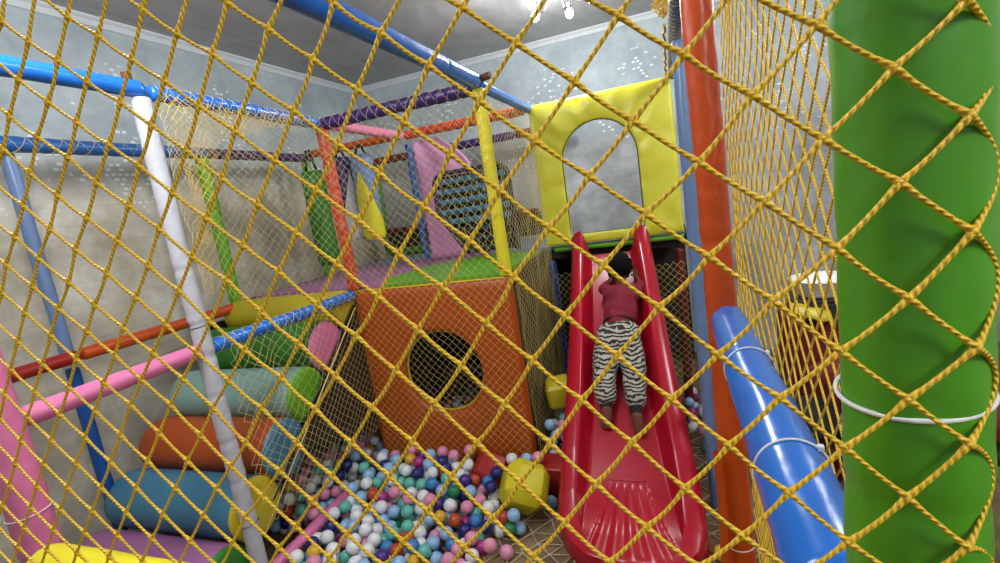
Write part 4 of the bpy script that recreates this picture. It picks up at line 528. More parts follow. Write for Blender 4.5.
mb = MB(); mb.box((-2.72, 3.2, .56), (.02, 1.1, .56)); tag(mb.build('left_shade_board', M['dark'], smooth=False), 'added dark board standing in for the shade under the steps along the left wall', 'board')  # dark board in place of the shade beneath the steps, hides the bright wall
mb = MB(); mb.box((-.875, 2.87, .56), (.006, .42, .56)); tag(mb.build('box_side_board', M['ochredark'], smooth=False), 'dark olive side board of the play box, just right of the orange panel', 'board')
mb = MB(); mb.box((-1.815, 2.90, .56), (.006, .43, .56)); tag(mb.build('box_side_board', M['dark'], smooth=False), 'added dark board on the left side of the play box, keeping the crawl hole dark', 'board')  # added so that the inside of the box behind the hole stays dark
t = thing('low_barrier', (-1.9, 4.2, 1.24), 'low dark brown barrier with a green base, at the back behind the hanging bags', 'barrier')
mb = MB(); mb.box((-1.85, 4.2, 1.36), (.78, .02, .10), bev=.01); mb.build('barrier_board', M['dark'], t)
pad_mb((-2.63, 4.17, 1.475), (-1.08, 4.17, 1.475), .022, ()).build('top_roll', M['maroon'], t)
pad_mb((-2.6, 4.12, 1.262), (-1.3, 4.12, 1.262), .036, ()).build('green_roll', M['darkgreen'], t)
# arch panel
def arch_panel():
    t = thing('arch_panel', (-.39, Y3, 1.235), 'yellow padded panel with an arched doorway above the top of the slide', 'panel')
    x0, x1, z0, z1 = -.845, .062, 1.235, 2.19; cx, hw, zs, zb = -.415, .243, 1.775, 1.30
    ins = []
    for i in range(13): ins.append((cx+hw-2*hw*i/12, zb))
    for i in range(1, 12): ins.append((cx-hw, zb+(zs-zb)*i/12))
    for i in range(33): a = PI-PI*i/32; ins.append((cx+hw*math.cos(a), zs+hw*1.02*math.sin(a)))
    for i in range(1, 12): ins.append((cx+hw, zs-(zs-zb)*i/12))
    ccx, ccz = cx, (zb+zs)/2+.1; out = []
    for (x, z) in ins:
        dx, dz = x-ccx, z-ccz; s = 1e9
        if dx > 1e-9: s = min(s, (x1-ccx)/dx)
        if dx < -1e-9: s = min(s, (x0-ccx)/dx)
        if dz > 1e-9: s = min(s, (z1-ccz)/dz)
        if dz < -1e-9: s = min(s, (z0-ccz)/dz)
        out.append((ccx+dx*s, ccz+dz*s))
    for cxn, czn in ((x0, z0), (x0, z1), (x1, z0), (x1, z1)):
        k = min(range(len(out)), key=lambda q: (out[q][0]-cxn)**2+(out[q][1]-czn)**2); out[k] = (cxn, czn)
    yb, yf = Y3+.02, Y3-.02
    prof = [(0, yb), (0, yf+.008), (.03, yf-.004)]+[(k/16, None) for k in range(1, 15)]+[(.97, yf-.004), (1, yf+.012), (1, yb)]
    rows = []
    for f, y in prof:
        r = []
        for k, ((xi, zi), (xo, zo)) in enumerate(zip(ins, out)):
            yy = y
            if yy is None:
                a = math.atan2(zi-ccz, xi-ccx)
                yy = yf-.016*math.sin(PI*f)**.5-.014*noise.noise(Vector((a*7, f*1.0, 3)))-.009*noise.noise(Vector((a*19, f*1.5, 8)))
            r.append((xi+(xo-xi)*f, yy, zi+(zo-zi)*f))
        rows.append(r)
    mb = MB(); mb.quadgrid(rows, closed_u=True, closed_v=True); o = mb.build('panel_padding', M['yellowp'], t); autosmooth(o, 70)
    mb = MB(); mb.tube([(x, yf+.002, z) for x, z in ins+[ins[0]]], .0028, 6, caps=False); o = mb.build('arch_seam', M['darkgrey'], t); o['label'] = 'dark seam around the arch'
arch_panel()
# pink sheet
mb = MB(); n = 24; rows = []
for i in range(n+1):
    v = i/n; z = 1.235+(2.135-1.235)*v
    xr = -1.30-.07*min(1, v/.72)-.23*max(0, (v-.72)/.28)**1.6
    rows.append([(-1.80+(xr+1.80)*j/n, 3.44+.006*math.sin(j*.5+v*5)+.03*(j/n)*v, z) for j in range(n+1)])
mb.quadgrid(rows); o = mb.build('pink_sheet', M['palepink']); sm = o.modifiers.new('s', 'SOLIDIFY'); sm.thickness = .012
tag(o, 'pale pink vinyl sheet hanging slanted on the platform right of the blue wrapped post', 'sheet')
# woven strap panel
def strap_panel():
    t = thing('woven_strap_panel', (-1.33, 3.28, 1.24), 'dark rounded climbing panel woven of blue straps, on the platform behind the yellow post', 'panel')
    x0, x1, z0, z1, y = -1.60, -1.03, 1.25, 1.85, 3.28
    xl = lambda z: x0+max(0, 1.60-z)**1.25*.75
    mb = MB(); pts = [(x1, y, z0), (x1, y, z1-.09)]+[(x1-.09+.09*math.sin(PI/2-PI/2*k/8), y, z1-.09+.09*math.cos(PI/2-PI/2*k/8)) for k in range(9)][::-1][::1]
    pts = [(x1, y, z0+.02*k) for k in range(26)]+[(x1-.09+.09*math.cos(PI/2*k/8), y, z1-.09+.09*math.sin(PI/2*k/8)) for k in range(1, 9)]
    pts += [(x0+.09-.09*math.sin(PI/2*k/8), y, z1-.09+.09*math.cos(PI/2*k/8)) for k in range(9)]
    pts += [(xl(z1-.11-.03*k), y, z1-.11-.03*k) for k in range(1, 17)]
    mb.tube(pts, .017, 12); mb.build('frame_tube', M['darkgrey'], t)
    for r in range(8):
        z = z1-.06-r*.072; mb = MB(); xa = xl(z)
        mb.quadgrid([[(xa+(x1-xa)*i/40, y+.007*math.sin(i*PI/2.5+r*PI)+dy, z+dz) for i in range(41)] for dy, dz in ((-.003, -.021), (-.006, 0), (-.003, .021), (.004, .021), (.004, -.021))], closed_v=True)
        mb.build('strap', M['strap'] if r < 5 else M['strap2'], t)
    for q in range(11):
        x = x0+.045+q*.048; mb = MB(); zb_ = z0+.02
        while xl(zb_) > x-.01: zb_ += .01
        mb.tube([(x+.006*math.sin(k*2.2+q), y-.016*math.cos(k*PI/2+q*PI), zb_+(z1-zb_-.02)*k/24) for k in range(25)], .0022, 5); mb.build('cord', M['ochre2'], t)
    mb = MB(); zz = [z0+.01+(z1-z0-.03)*k/20 for k in range(21)]
    mb.quadgrid([[(xl(z)+.012, y+.022, z), (x1-.012, y+.022, z), (x1-.012, y+.034, z), (xl(z)+.012, y+.034, z)] for z in zz], closed_u=True); mb.build('backing', M['black'], t)
strap_panel()
# hanging bags
def bag(x, y, zt, zb, r, top, bot, label, phase=0):
    t = thing('hanging_bag', (x, y, zb), label, 'punching bag', 'bags hanging over the platform')
    n = 40
    ztk = lambda a: zb+(zt-zb)*(.52+.30*(abs(((a*2/PI+phase) % 2)-1)*2-1))
    def shell(lo, hi, nm, m):
        mb = MB(); rows = []
        for i in range(9):
            f = i/8; row = []
            for j in range(n):
                a = 2*PI*j/n; z = lo(a)+(hi(a)-lo(a))*f; e = min(z-zb, zt-z)
                rr = r*(1-.12*max(0, 1-e/.03)**2)*(1+.03*noise.noise(Vector((a, z*6, x)))); row.append((x+rr*math.cos(a), y+rr*math.sin(a), z))
            rows.append(row)
        b, m_, k = mb.quadgrid(rows, closed_u=True)
        mb.face([b+j for j in range(k)][::-1]); mb.face([b+(m_-1)*k+j for j in range(k)]) if nm == 'upper_skin' else None
        return mb.build(nm, m, t)
    shell(ztk, lambda a: zt, 'upper_skin', top); shell(lambda a: zb, ztk, 'lower_skin', bot)
    mb = MB()
    for sx in (-1, 1): mb.tube([(x+sx*r*.6, y, zt-.01), (x+sx*r*.15, y, 2.15)], .009, 8)
    mb.build('hanging_strap', M['black'], t)
bag(-2.235, 3.12, 2.08, 1.47, .072, M['purple'], M['white'], 'punching bag with purple top and white zigzag bottom, hanging behind the red-orange post', .2)
bag(-2.075, 3.14, 2.07, 1.46, .080, M['steelblue'], M['yellow'], 'punching bag with light blue top and yellow zigzag bottom, hanging right of the purple one', .9)
bag(-2.38, 2.96, 2.0, 1.33, .080, M['darkgreen'], M['darkgreen'], 'dark green hanging bag, leftmost of the bags, beside the green post')
# ------------------------------------------------------------------ step rollers
def roller(c, body, cap, label, r=.139, x0=-2.67, x1=-1.83):
    y, z = c; t = thing('step_roller', ((x0+x1)/2, y, z-r), label, 'step', 'padded roller steps up the left side')
    n = 40; mb = MB(); rows = []
    ks = [(x0, .5), (x0+.004, .8), (x0+.02, .93), (x0+.05, .985), (x0+.09, 1)]+[(x0+.09+(x1-x0-.11)*i/14, 1) for i in range(1, 15)]+[(x1-.004, .985)]
    def rad(a, f): return r*f*(1+.02*math.cos(4*a+.6))
    for x, f in ks: rows.append([(x, y+rad(2*PI*j/n, f)*math.cos(2*PI*j/n), z+rad(2*PI*j/n, f)*math.sin(2*PI*j/n)+.002*noise.noise(Vector((x*9, j*.3, z)))) for j in range(n)])
    b, m_, k = mb.quadgrid(rows, closed_u=True); mb.face([b+j for j in range(k)]); mb.build('roller_padding', body, t)
    mb = MB(); rows = []
    for x, f in ((x1-.004, .99), (x1+.004, .97), (x1+.012, .9), (x1+.016, .7), (x1+.018, .3)): rows.append([(x, y+rad(2*PI*j/n, f)*math.cos(2*PI*j/n), z+rad(2*PI*j/n, f)*math.sin(2*PI*j/n)) for j in range(n)])
    b, m_, k = mb.quadgrid(rows, closed_u=True); mb.face([b+(m_-1)*k+j for j in range(k)]); o = mb.build('end_cap', cap, t)
G_ = [((1.26, .235), 'mauve', 'darkgreen', 'mauve step roller, lowest of the steps'), ((1.47, .425), 'slate', 'ochre', 'slate blue step roller, second from the bottom'),
      ((1.68, .60), 'rust', 'slate', 'rust orange step roller, between the slate blue and pale teal ones'), ((1.89, .78), 'teal', 'lime', 'pale teal step roller with a green end'),
      ((2.10, .965), 'darkgreen', 'pink', 'dark green step roller with a pink end'), ((2.315, 1.125), 'ochre', 'ochre', 'mustard yellow step roller, topmost of the steps, at platform height')]
for c, b_, k_, lb in G_: roller(c, M[b_], M[k_], lb, x1=-1.845 if c[0] < 1.5 else -1.825, r=.104 if b_ == 'ochre' else .139)
# ------------------------------------------------------------------ slide
SK = .824
def lerp(a, b, t): return a+(b-a)*t
def interp(tab, x):
    if x <= tab[0][0]: return tab[0][1:]
    for a, b in zip(tab, tab[1:]):
        if x <= b[0]:
            t = (x-a[0])/(b[0]-a[0]); return tuple(lerp(p, q, t) for p, q in zip(a[1:], b[1:]))
    return tab[-1][1:]
def bedz(y):
    zs = 1.18+(y-3.35)*SK
    if y > 3.30: return lerp(1.18+(3.30-3.35)*SK, 1.185, min(1, (y-3.30)/.05)**.6)
    zf = .085
    # soft run-out
    k = .10; a = zs; b = zf+.10*max(0, (y-1.8)); h = max(0, min(1, .5+.5*(a-b)/k)); return b+(a-b)*h+k*h*(1-h)*.5 if False else max(a, b)+(max(0, k-abs(a-b))**2)/(4*k)
#      Y    centre  half   bedhalf rim height
TAB = [(1.755, -.262, .03, .02, .004), (1.80, -.268, .195, .15, .010), (1.86, -.278, .266, .20, .020), (1.95, -.290, .314, .215, .05), (2.05, -.300, .326, .20, .095),
       (2.2, -.312, .316, .175, .125), (2.4, -.328, .298, .150, .135), (2.7, -.352, .280, .135, .135), (3.1, -.386, .266, .128, .13), (3.3, -.406, .257, .125, .125), (3.40, -.412, .253, .122, .11)]
def make_slide():
    t = thing('slide', (-.33, 2.6, 0), 'glossy red plastic slide coming down from the yellow arch panel, a child climbing it', 'slide')
    rows = []; ys = []
    y = 1.755
    while y < 3.322:
        ys.append(y); y += .006 if y < 2.2 else .02
    for y in ys:
        cx, hw, bw, rh = interp(TAB, y); z0 = bedz(y)
        q = min(1, max(0, (y-1.755)/.05)); z0 = lerp(.03, z0, math.sqrt(1-(1-q)**2))
        if y > 3.24: # knob ends of the rims
            f = (y-3.24)/.16; rh = rh+.05*min(1, max(0, y-3.24)/.07)
        bot = max(.004, z0-.07) if y > 2.1 else .004
        half = []
        nb = 26
        for i in range(nb+1):
            x = bw*i/nb; h = 0
            if y < 2.16:
                w = .085+(2.16-y)*.34; a = x/w
                if a < 1.0:
                    h = .0034*math.cos(a*PI*5.0)-.002; h *= min(1, (2.16-y)/.02)*max(0, min(1, (y-1.775)/.05)); 
            half.append((x, z0+h))
        top = z0+rh
        for i in range(1, 11):   # rise to the rim
            f = i/10; x = lerp(bw, hw-.075*(hw/.27), f); half.append((x, z0+rh*(3*f*f-2*f**3)))
        xr = half[-1][0]
        for i in range(1, 9):
            a = PI/2*i/8; half.append((xr+(hw-xr)*math.sin(a), top-(.05+.2*rh)*(1-math.cos(a))*min(1, rh/.1)))
        zb = min(half[-1][1]-.002, bot+.0)
        half.append((hw+.004, lerp(half[-1][1], bot, .5))); half.append((hw, bot)); half.append((hw-.012, bot)); 
        zu = z0-.012
        half.append((hw-.03, max(bot, top-.05) if rh > .05 else bot)); half.append((bw+.01, max(zu, bot))); half.append((0, max(zu-.006, bot)))
        L = [(cx-x, y, z) for x, z in half[::-1]][:-1]; R2 = [(cx+x, y, z) for x, z in half[1:-1]]
        rows.append([(p[0], p[1], p[2]) for p in [(cx-x, y, z) for x, z in half[::-1]]]+R2)
    mb = MB(); mb.quadgrid(rows, closed_u=True)
    k = len(rows[0]); b = (len(rows)-1)*k; mb.face([b+j for j in range(k)]); mb.face([j for j in range(k)][::-1])
    o = mb.build('slide_body', M['slide'], t); autosmooth(o, 55)
    # raised step line above the fluted run-out
    mb = MB(); cx = interp(TAB, 2.168)[0]
    mb.tube([(cx-.088+.176*i/12, 2.168, bedz(2.168)+.0015) for i in range(13)], .0035, 8); mb.build('step_line', M['slide'], t)
make_slide()
# ------------------------------------------------------------------ the climbing child
A = math.atan(SK); CA, SA = math.cos(A), math.sin(A)
U_ = Vector((0, CA, SA)); N_ = Vector((0, -SA, CA)); O_ = Vector((0, 2.30, 1.18+(2.30-3.35)*SK))
UM = [(-.2, -.07), (0, .11), (.15, .25), (.6, .69), (.85, .89), (1.05, 1.055), (2, 2)]
def B(x, u, n):
    u = interp(UM, u)[0]; return Vector((x, 0, 0))+O_+U_*u+N_*n
ROT = Matrix((Vector((1, 0, 0)), U_, N_)).transposed()
child = thing('child', B(-.33, .44, .0), 'small child in a maroon top and zebra-print trousers, crawling face down up the red slide', 'person')
def capsule(mb, pts, sub=16):
    """pts: (Vector, radius) chain swept with rounded ends"""
    P_ = [p for p, r in pts]; 
    dense = []
    for (a, ra), (b, rb) in zip(pts, pts[1:]):
        for i in range(6): dense.append((a.lerp(b, i/6), lerp(ra, rb, i/6)))
    dense.append(pts[-1]); n = len(dense)-1
    mb.tube([d[0] for d in dense], lambda t, a: dense[min(n, max(0, int(round(t*n))))][1], sub)
    mb.ell(pts[0][0], (pts[0][1],)*3, sub=2); mb.ell(pts[-1][0], (pts[-1][1],)*3, sub=2)
    for p, r in pts[1:-1]: mb.ell(p, (r*.995,)*3, sub=2)
def skinned(mb, name, mat, vox, sm=6, loc=None, disp=None):
    o = mb.build(name, mat, child)
    r = o.modifiers.new('r', 'REMESH'); r.mode = 'VOXEL'; r.voxel_size = vox; r.use_smooth_shade = True
    s = o.modifiers.new('s', 'SMOOTH'); s.iterations = sm; s.factor = .5
    if disp:
        tx = bpy.data.textures.new(name+'_tex', 'CLOUDS'); tx.noise_scale = disp[0]
        d = o.modifiers.new('d', 'DISPLACE'); d.texture = tx; d.strength = disp[1]; d.mid_level = .5; d.texture_coords = 'LOCAL'
    return o
hx = -.325
def hand(mb, wrist, d, side, s=1.):
    """palm with four fingers and a thumb; d = pointing direction (x,u,n), pressed to the slide"""
    d = Vector(d).normalized(); W = lambda a, b, c: wrist+(Vector((1, 0, 0))*0)
    up = Vector((0, 0, 1)); lat = Vector((d.y, -d.x, 0)).normalized()
    def L(f, l, h): v = d*f+lat*l*side; return wrist+Vector((v.x, 0, 0))+U_*v.y+N_*(v.z+h)
    for k in range(5): mb.ell(L(.012+.009*k, 0, 0), (.011+.003*min(k, 2), .012, .009), rot=ROT, sub=2)
    for l in (-.012, 0, .012): capsule(mb, [(L(.015, l*.7, 0), .0095), (L(.044, l, .001), .009)], 8)
    for k, (l, ln) in enumerate(((-.0185, .030), (-.0065, .038), (.0060, .036), (.0175, .028))):
        b = .048-abs(l)*.25
        capsule(mb, [(L(b, l, .001), .0062), (L(b+ln*.45, l*1.15, .006), .0058), (L(b+ln*.8, l*1.22, .002), .0052), (L(b+ln, l*1.25, -.004), .0046)], 8)
    capsule(mb, [(L(.016, -.014, 0), .0078), (L(.030, -.029, .001), .0066), (L(.043, -.037, -.002), .0056)], 8)
def foot(mb, ank, x, tilt, s=1.):
    # toes on the slide, sole towards the viewer
    A0 = ank; sx = Vector((.010 if x else -.004, 0, 0)); P0 = [(A0, .028), (A0+U_*(-.038)+N_*(.006)+sx*.5, .030), (A0+U_*(-.065)+N_*(-.006)+sx, .029), (A0+U_*(-.098)+N_*(-.020)+sx*1.5, .025)]
    capsule(mb, P0, 12)
    for k in range(5):
        l = (k-2)*.0095; b = A0+sx*1.6+Vector((l*1.15, 0, 0))+U_*(-.112+.003*abs(k-2))+N_*(-.026)
        capsule(mb, [(b, .0078), (b+U_*(.003)+N_*(-.014), .0068 if k != (0 if x else 4) else .008)], 8)
sk = MB()
head = B(-.330, 1.045, .135)
# skull, face turned to the bed and a little to the left
FD = (Vector((-.18, 0, 0))+U_*.35+N_*(-.92)).normalized()       # where the face looks
FL = FD.cross(U_).normalized(); FU = FL.cross(FD).normalized()
sk.ell(head, (.066, .078, .076), rot=ROT, sub=3)
sk.ell(head+FD*.030-FU*.022, (.048, .050, .045), rot=ROT, sub=3)
sk.ell(head+FD*.078-FU*.006, (.009, .013, .012), rot=ROT, sub=2)     # nose
sk.ell(head+FD*.070-FU*.033, (.020, .007, .008), rot=ROT, sub=2)     # lips
for s_ in (-1, 1):
    sk.ell(head+FL*s_*.068-FU*.004+FD*.006, (.009, .020, .014), rot=ROT, sub=2)   # ears
    sk.ell(head+FD*.060+FL*s_*.024+FU*.004, (.011, .008, .006), rot=ROT, sub=2)
capsule(sk, [(B(-.326, .985, .115), .030), (B(-.322, .90, .098), .034)])
# trunk, arms, legs as one body
capsule(sk, [(B(-.318, .86, .085), .062), (B(-.325, .72, .085), .064), (B(-.338, .55, .082), .066), (B(-.340, .46, .085), .066)])
for s_, sh, el, wr in ((-1, (-.385, .875, .082), (-.432, .935, .060), (-.395, 1.04, .038)), (1, (-.255, .872, .082), (-.216, .935, .058), (-.235, 1.035, .036))):
    capsule(sk, [(B(*sh), .034), (B(*el), .027), (B(*wr), .0185)])
    hand(sk, B(*wr), (.02*-s_, 1, 0), s_)
legs = ((-1, (-.392, .44, .088), (-.413, .27, .072), (-.402, .09, .052)), (1, (-.288, .44, .088), (-.262, .26, .072), (-.258, .055, .052)))
for s_, hp, kn, an in legs:
    capsule(sk, [(B(*hp), .056), (B(*kn), .040), (B(*an), .026)])
    foot(sk, B(*an), s_ > 0, 0)
skinned(sk, 'body', M['skin'], .004, 3)
ey = MB()
for s_ in (-1, 1): ey.ell(head+FD*.066+FL*s_*.024+FU*.004, (.008, .006, .006), rot=ROT, sub=2)
o = ey.build('eyes', M['white'], child)
hr = MB(); hr.ell(head+U_*.014+N_*.010-FD*.006, (.074, .086, .080), rot=ROT, sub=4)
for k in range(150):
    a = random.uniform(0, 2*PI); c = random.uniform(-.55, 1); s_ = math.sqrt(1-c*c)
    d = (-FD*c+FL*s_*math.cos(a)+FU*s_*math.sin(a)); p = head+U_*.014+N_*.008+Vector((d.x*.073, d.y*.080, d.z*.080))
    hr.ell(p, (.013,)*3, sub=1)
skinned(hr, 'hair', M['hair'], .005, 2, disp=(.012, .006))
sh = MB()
capsule(sh, [(B(-.316, .885, .088), .060), (B(-.320, .80, .090), .078), (B(-.328, .70, .090), .078), (B(-.336, .60, .088), .080), (B(-.338, .575, .088), .078)])
sh.ell(B(-.375, .855, .088), (.062, .060, .052), rot=ROT); sh.ell(B(-.262, .855, .088), (.062, .060, .052), rot=ROT)
sh.ell(B(-.330, .70, .085), (.098, .14, .068), rot=ROT)
for s_, s0, el, wr in ((-1, (-.384, .868, .084), (-.434, .930, .062), (-.412, .99, .050)), (1, (-.256, .868, .084), (-.214, .930, .060), (-.224, .985, .048))):
    capsule(sh, [(B(*s0), .046), (B(*el), .037), (B(*wr), .028)])
o = skinned(sh, 'shirt', M['shirt'], .007, 5, disp=(.06, .014))
pn = MB()
pn.ell(B(-.339, .50, .092), (.125, .105, .080), rot=ROT); pn.ell(B(-.385, .45, .096), (.078, .10, .076), rot=ROT); pn.ell(B(-.292, .45, .096), (.078, .10, .076), rot=ROT)
capsule(pn, [(B(-.392, .44, .092), .078), (B(-.413, .32, .082), .070), (B(-.415, .20, .070), .062), (B(-.410, .135, .062), .056)])
capsule(pn, [(B(-.288, .44, .092), .078), (B(-.262, .31, .082), .068), (B(-.256, .18, .070), .060), (B(-.256, .115, .062), .054)])
o = skinned(pn, 'zebra_trousers', M['zebra'], .007, 4, disp=(.05, .016)); o['label'] = 'zebra-print trousers'
for (x, u0, u1) in ((-.406, .16, .058), (-.257, .14, .025)):
    mb = MB(); capsule(mb, [(B(x, u0, .060), .040), (B(x+.001, (u0+u1)/2, .056), .034), (B(x+.002, u1, .053), .031)]); o = mb.build('legging_cuff', M['sock'], child); o['label'] = 'black legging cuff at the ankle'
mb = MB(); mb.tube([B(-.337+.088*math.cos(a), .588, .088+.074*math.sin(a)) for a in [2*PI*i/40 for i in range(41)]], .006, 8, caps=False); o = mb.build('waistband', M['sock'], child); o['label'] = 'black waistband'
# ------------------------------------------------------------------ foam blocks
def block(c, h, eul, mat, label, bev=.03, puff=.0):
    from mathutils import Euler
    mb = MB(); rot = Euler(tuple(math.radians(a) for a in eul)).to_matrix()
    bm = bmesh.new(); bmesh.ops.create_cube(bm, size=1, matrix=Matrix.Diagonal((h[0]*2, h[1]*2, h[2]*2, 1)))
    bmesh.ops.bevel(bm, geom=bm.edges[:], offset=bev, segments=1, affect='EDGES')
    bmesh.ops.bevel(bm, geom=bm.edges[:], offset=.004, segments=2, affect='EDGES', profile=.5)
    mb.addbm(bm, Matrix.Translation(c) @ rot.to_4x4()); bm.free()
    o = mb.build('foam_block', mat, smooth=True, loc=c); autosmooth(o, 30); return tag(o, label, 'foam block')
block((-.822, 2.135, .165), (.112, .112, .112), (38, 28, 20), M['ochre2'], 'yellow many-sided foam block on the edge of the ball pile, left of the slide', bev=.05)
block((-1.06, 2.262, .17), (.082, .082, .082), (32, 30, 10), M['red'], 'dark red foam block behind the yellow many-sided one, half sunk in balls', bev=.02)
block((-.735, 2.375, .088), (.088, .085, .084), (0, 0, -3), M['red'], 'square red foam block squeezed against the left side of the slide', bev=.008)
block((-.718, 2.68, .44), (.075, .08, .078), (8, -6, 12), M['ochre'], 'mustard yellow foam block on balls beneath the arch panel, left of the slide', bev=.02)
# ------------------------------------------------------------------ balls
COL = [('white', '#e3e6e8', 30), ('light blue', '#93bbe0', 17), ('pink', '#e090ae', 20), ('teal green', '#62b8a4', 13), ('navy blue', '#22296f', 7), ('blue', '#3a7fc0', 5),
       ('magenta', '#a52f7d', 4), ('yellow', '#d8a92c', 3), ('orange red', '#bb4a28', 2), ('dark green', '#1f7a4c', 2), ('purple', '#4b2a80', 2)]
CM = [plain('ball plastic '+n, h, .32) for n, h, w in COL]
def ball_mesh(m):
    bm = bmesh.new(); bmesh.ops.create_icosphere(bm, subdivisions=3, radius=.0325)
    bmesh.ops.rotate(bm, verts=bm.verts[:], cent=(0, 0, 0), matrix=Matrix.Rotation(.7, 3, 'X'))
    me = bpy.data.meshes.new('pit_ball'); bm.to_mesh(me); bm.free(); me.materials.append(m); me.polygons.foreach_set('use_smooth', [True]*len(me.polygons)); return me
BMs = [ball_mesh(m) for m in CM]
rb = random.Random(5); wts = [w for _, _, w in COL]
def zone(z, x, y):
    if z == 'B': return 'behind the net in the dark space left of the orange panel'
    if z == 'C': return 'glimpsed through the round hole in the orange panel'
    if z == 'D': return 'in the gap between the orange box and the slide'
    if z == 'E': return 'on the floor to the right of the slide'
    if x > -.98: return 'at the right edge of the pile, around the foam blocks'
    if y > 2.08: return 'in the heap against the foot of the orange panel'
    if x < -1.55: return 'at the left of the pile beside the pink beam'
    if y > 1.78: return 'in the middle of the ball pile'
    return 'at the near edge of the pile, bottom of the picture'
cnt = 0; rest = MB()
LST = [(z[0],)+tuple(int(q)/1000 for q in z[1:].split(',')) for z in BALLDATA.split()]
LST = [('A', -.838, 1.83, .0325), ('E', .072, 1.955, .0325)]+LST
for z, x, y, h in LST:
    if z == 'D' and math.sqrt((x+.725)**2+(y-2.68)**2+(h-.44)**2) < .12: continue
    if any(math.hypot(x-px, y-py) < pr for px, py, pr in ((.01, 3.43, .066), (R_, 3.42, .07), (.115, 3.40, .07))): continue
    if z == 'E' and cnt > 1 and rb.random() < .35: continue
    k = rb.choices(range(len(COL)), wts)[0]
    if cnt < 300:
        o = bpy.data.objects.new('pit_ball', BMs[k]); C.objects.link(o); o.location = (x, y, h); o.rotation_euler = (rb.uniform(0, 6), rb.uniform(0, 6), 0)
        lab = COL[k][0]+' plastic ball '+zone(z, x, y)
        if cnt == 0: lab = COL[k][0]+' plastic ball alone on the netted floor, left of the foot of the slide'
        if cnt == 1: lab = COL[k][0]+' plastic ball alone at the bottom edge, right of the foot of the slide'
        tag(o, lab, 'ball', 'plastic balls of the ball pit'); cnt += 1
    else: rest.ell((x, y, h), (.0325,)*3, sub=2, mi=k)
tag(rest.build('pit_balls', CM), 'many small plastic balls in mixed colours farther back, mostly behind the nets', 'balls', kind='stuff')
# ------------------------------------------------------------------ lamps
def chandelier(loc, label):
    x, y, z = loc; t = thing('ceiling_lamp', (x, y, ZC), label, 'ceiling lamp', 'chrome ceiling lamps')
    mb = MB(); rows = [[(x+r*math.cos(a), y+r*math.sin(a), h) for a in [2*PI*i/32 for i in range(32)]] for r, h in ((.001, ZC-.03), (.05, ZC-.028), (.07, ZC-.015), (.072, ZC-.001))]
    mb.quadgrid(rows, closed_u=True); mb.build('ceiling_plate', M['chrome'], t)
    for k in range(5):
        a = math.radians(225+72*k); d = Vector((math.cos(a), math.sin(a), 0)); c = Vector((x, y, 0))
        mb = MB(); mb.tube([c+d*(.03+.17*s)+Vector((0, 0, ZC-.03-.14*math.sin(PI*s*.75)*1.0)) for s in [i/14 for i in range(15)]], .005, 8); arm = mb.build('arm', M['chrome'], t)
        e = c+d*.20+Vector((0, 0, ZC-.03-.14*math.sin(PI*.75)))
        mb = MB(); mb.tube([e+Vector((0, 0, .02)), e+Vector((0, 0, -.015))], .017, 12); mb.build('socket', M['chrome'], t)
        mb = MB(); mb.ell(e+Vector((0, 0, -.045)), (.026, .026, .034), sub=3); o = mb.build('bulb', M['bulb'], t); o['label'] = 'glowing bulb'
    return t
LMP = [(-.56, 3.34, 2.8), (-1.3, .7, 2.8), (1.2, -.6, 2.8), (1.5, 2.6, 2.8)]; LPW = (46, 95, 85, 75)  # first lamp is in view; the others are unseen, added to light the room
chandelier(LMP[0], 'chrome ceiling lamp with bare glowing bulbs above the yellow arch panel')
chandelier(LMP[1], 'added chrome ceiling lamp out of view, lighting the left part of the room')
chandelier(LMP[2], 'added chrome ceiling lamp out of view behind the viewer, lighting the room')
chandelier(LMP[3], 'added chrome ceiling lamp out of view, lighting the right part of the room')
for (x, y, z), pw in zip(LMP, LPW):
    ld = bpy.data.lights.new('lamp_light', 'POINT'); ld.energy = pw; ld.shadow_soft_size = .10 if y > 3 else .28; ld.color = (.96, .98, 1.)
    lo = bpy.data.objects.new('lamp_light', ld); C.objects.link(lo); lo.location = (x, y, z-.16)
# ------------------------------------------------------------------ beyond the side net, right
t = thing('red_cabinet', (.88, 2.75, 0), 'dark red cabinet seen through the side net, a white basin on top', 'cabinet')
mb = MB(); mb.box((.88, 2.80, .41), (.38, .22, .40), bev=.008); mb.build('carcass', M['clothred'], t)
for k in (0, 1):
    mb = MB(); mb.box((.70+.37*k, 2.575, .40), (.178, .012, .37), bev=.004); d = mb.build('door', M['clothred'], t)
    mb = MB(); mb.tube([(.83+.11*k, 2.55, .42), (.83+.11*k, 2.55, .52)], .007, 8); h = mb.build('handle', M['chrome'], t); h.parent = d; h.location = (0, 0, 0)
def lathe(name, c, prof, mat, lab=None, cat=None, n=36, sx=1.):
    mb = MB(); mb.quadgrid([[(c[0]+r*math.cos(2*PI*i/n)*sx, c[1]+r*math.sin(2*PI*i/n), c[2]+z) for i in range(n)] for r, z in prof], closed_u=True)
    o = mb.build(name, mat); return tag(o, lab, cat) if lab else o
mb = MB(); mb.box((.66, 2.70, .862), (.145, .12, .048), bev=.012); mb.box((.66, 2.70, .918), (.15, .125, .008), bev=.005)
tag(mb.build('storage_box', M['darkgrey'], smooth=False), 'dark grey storage box with a lid on the red cabinet, under the white basin', 'box')
lathe('basin', (.66, 2.70, .927), [(.001, .0), (.10, .0), (.112, .01), (.135, .075), (.145, .08), (.145, .084), (.132, .082), (.108, .014), (.001, .008)], M['tie'], 'white plastic basin standing on the dark grey box, seen through the side net', 'basin', sx=1.05)
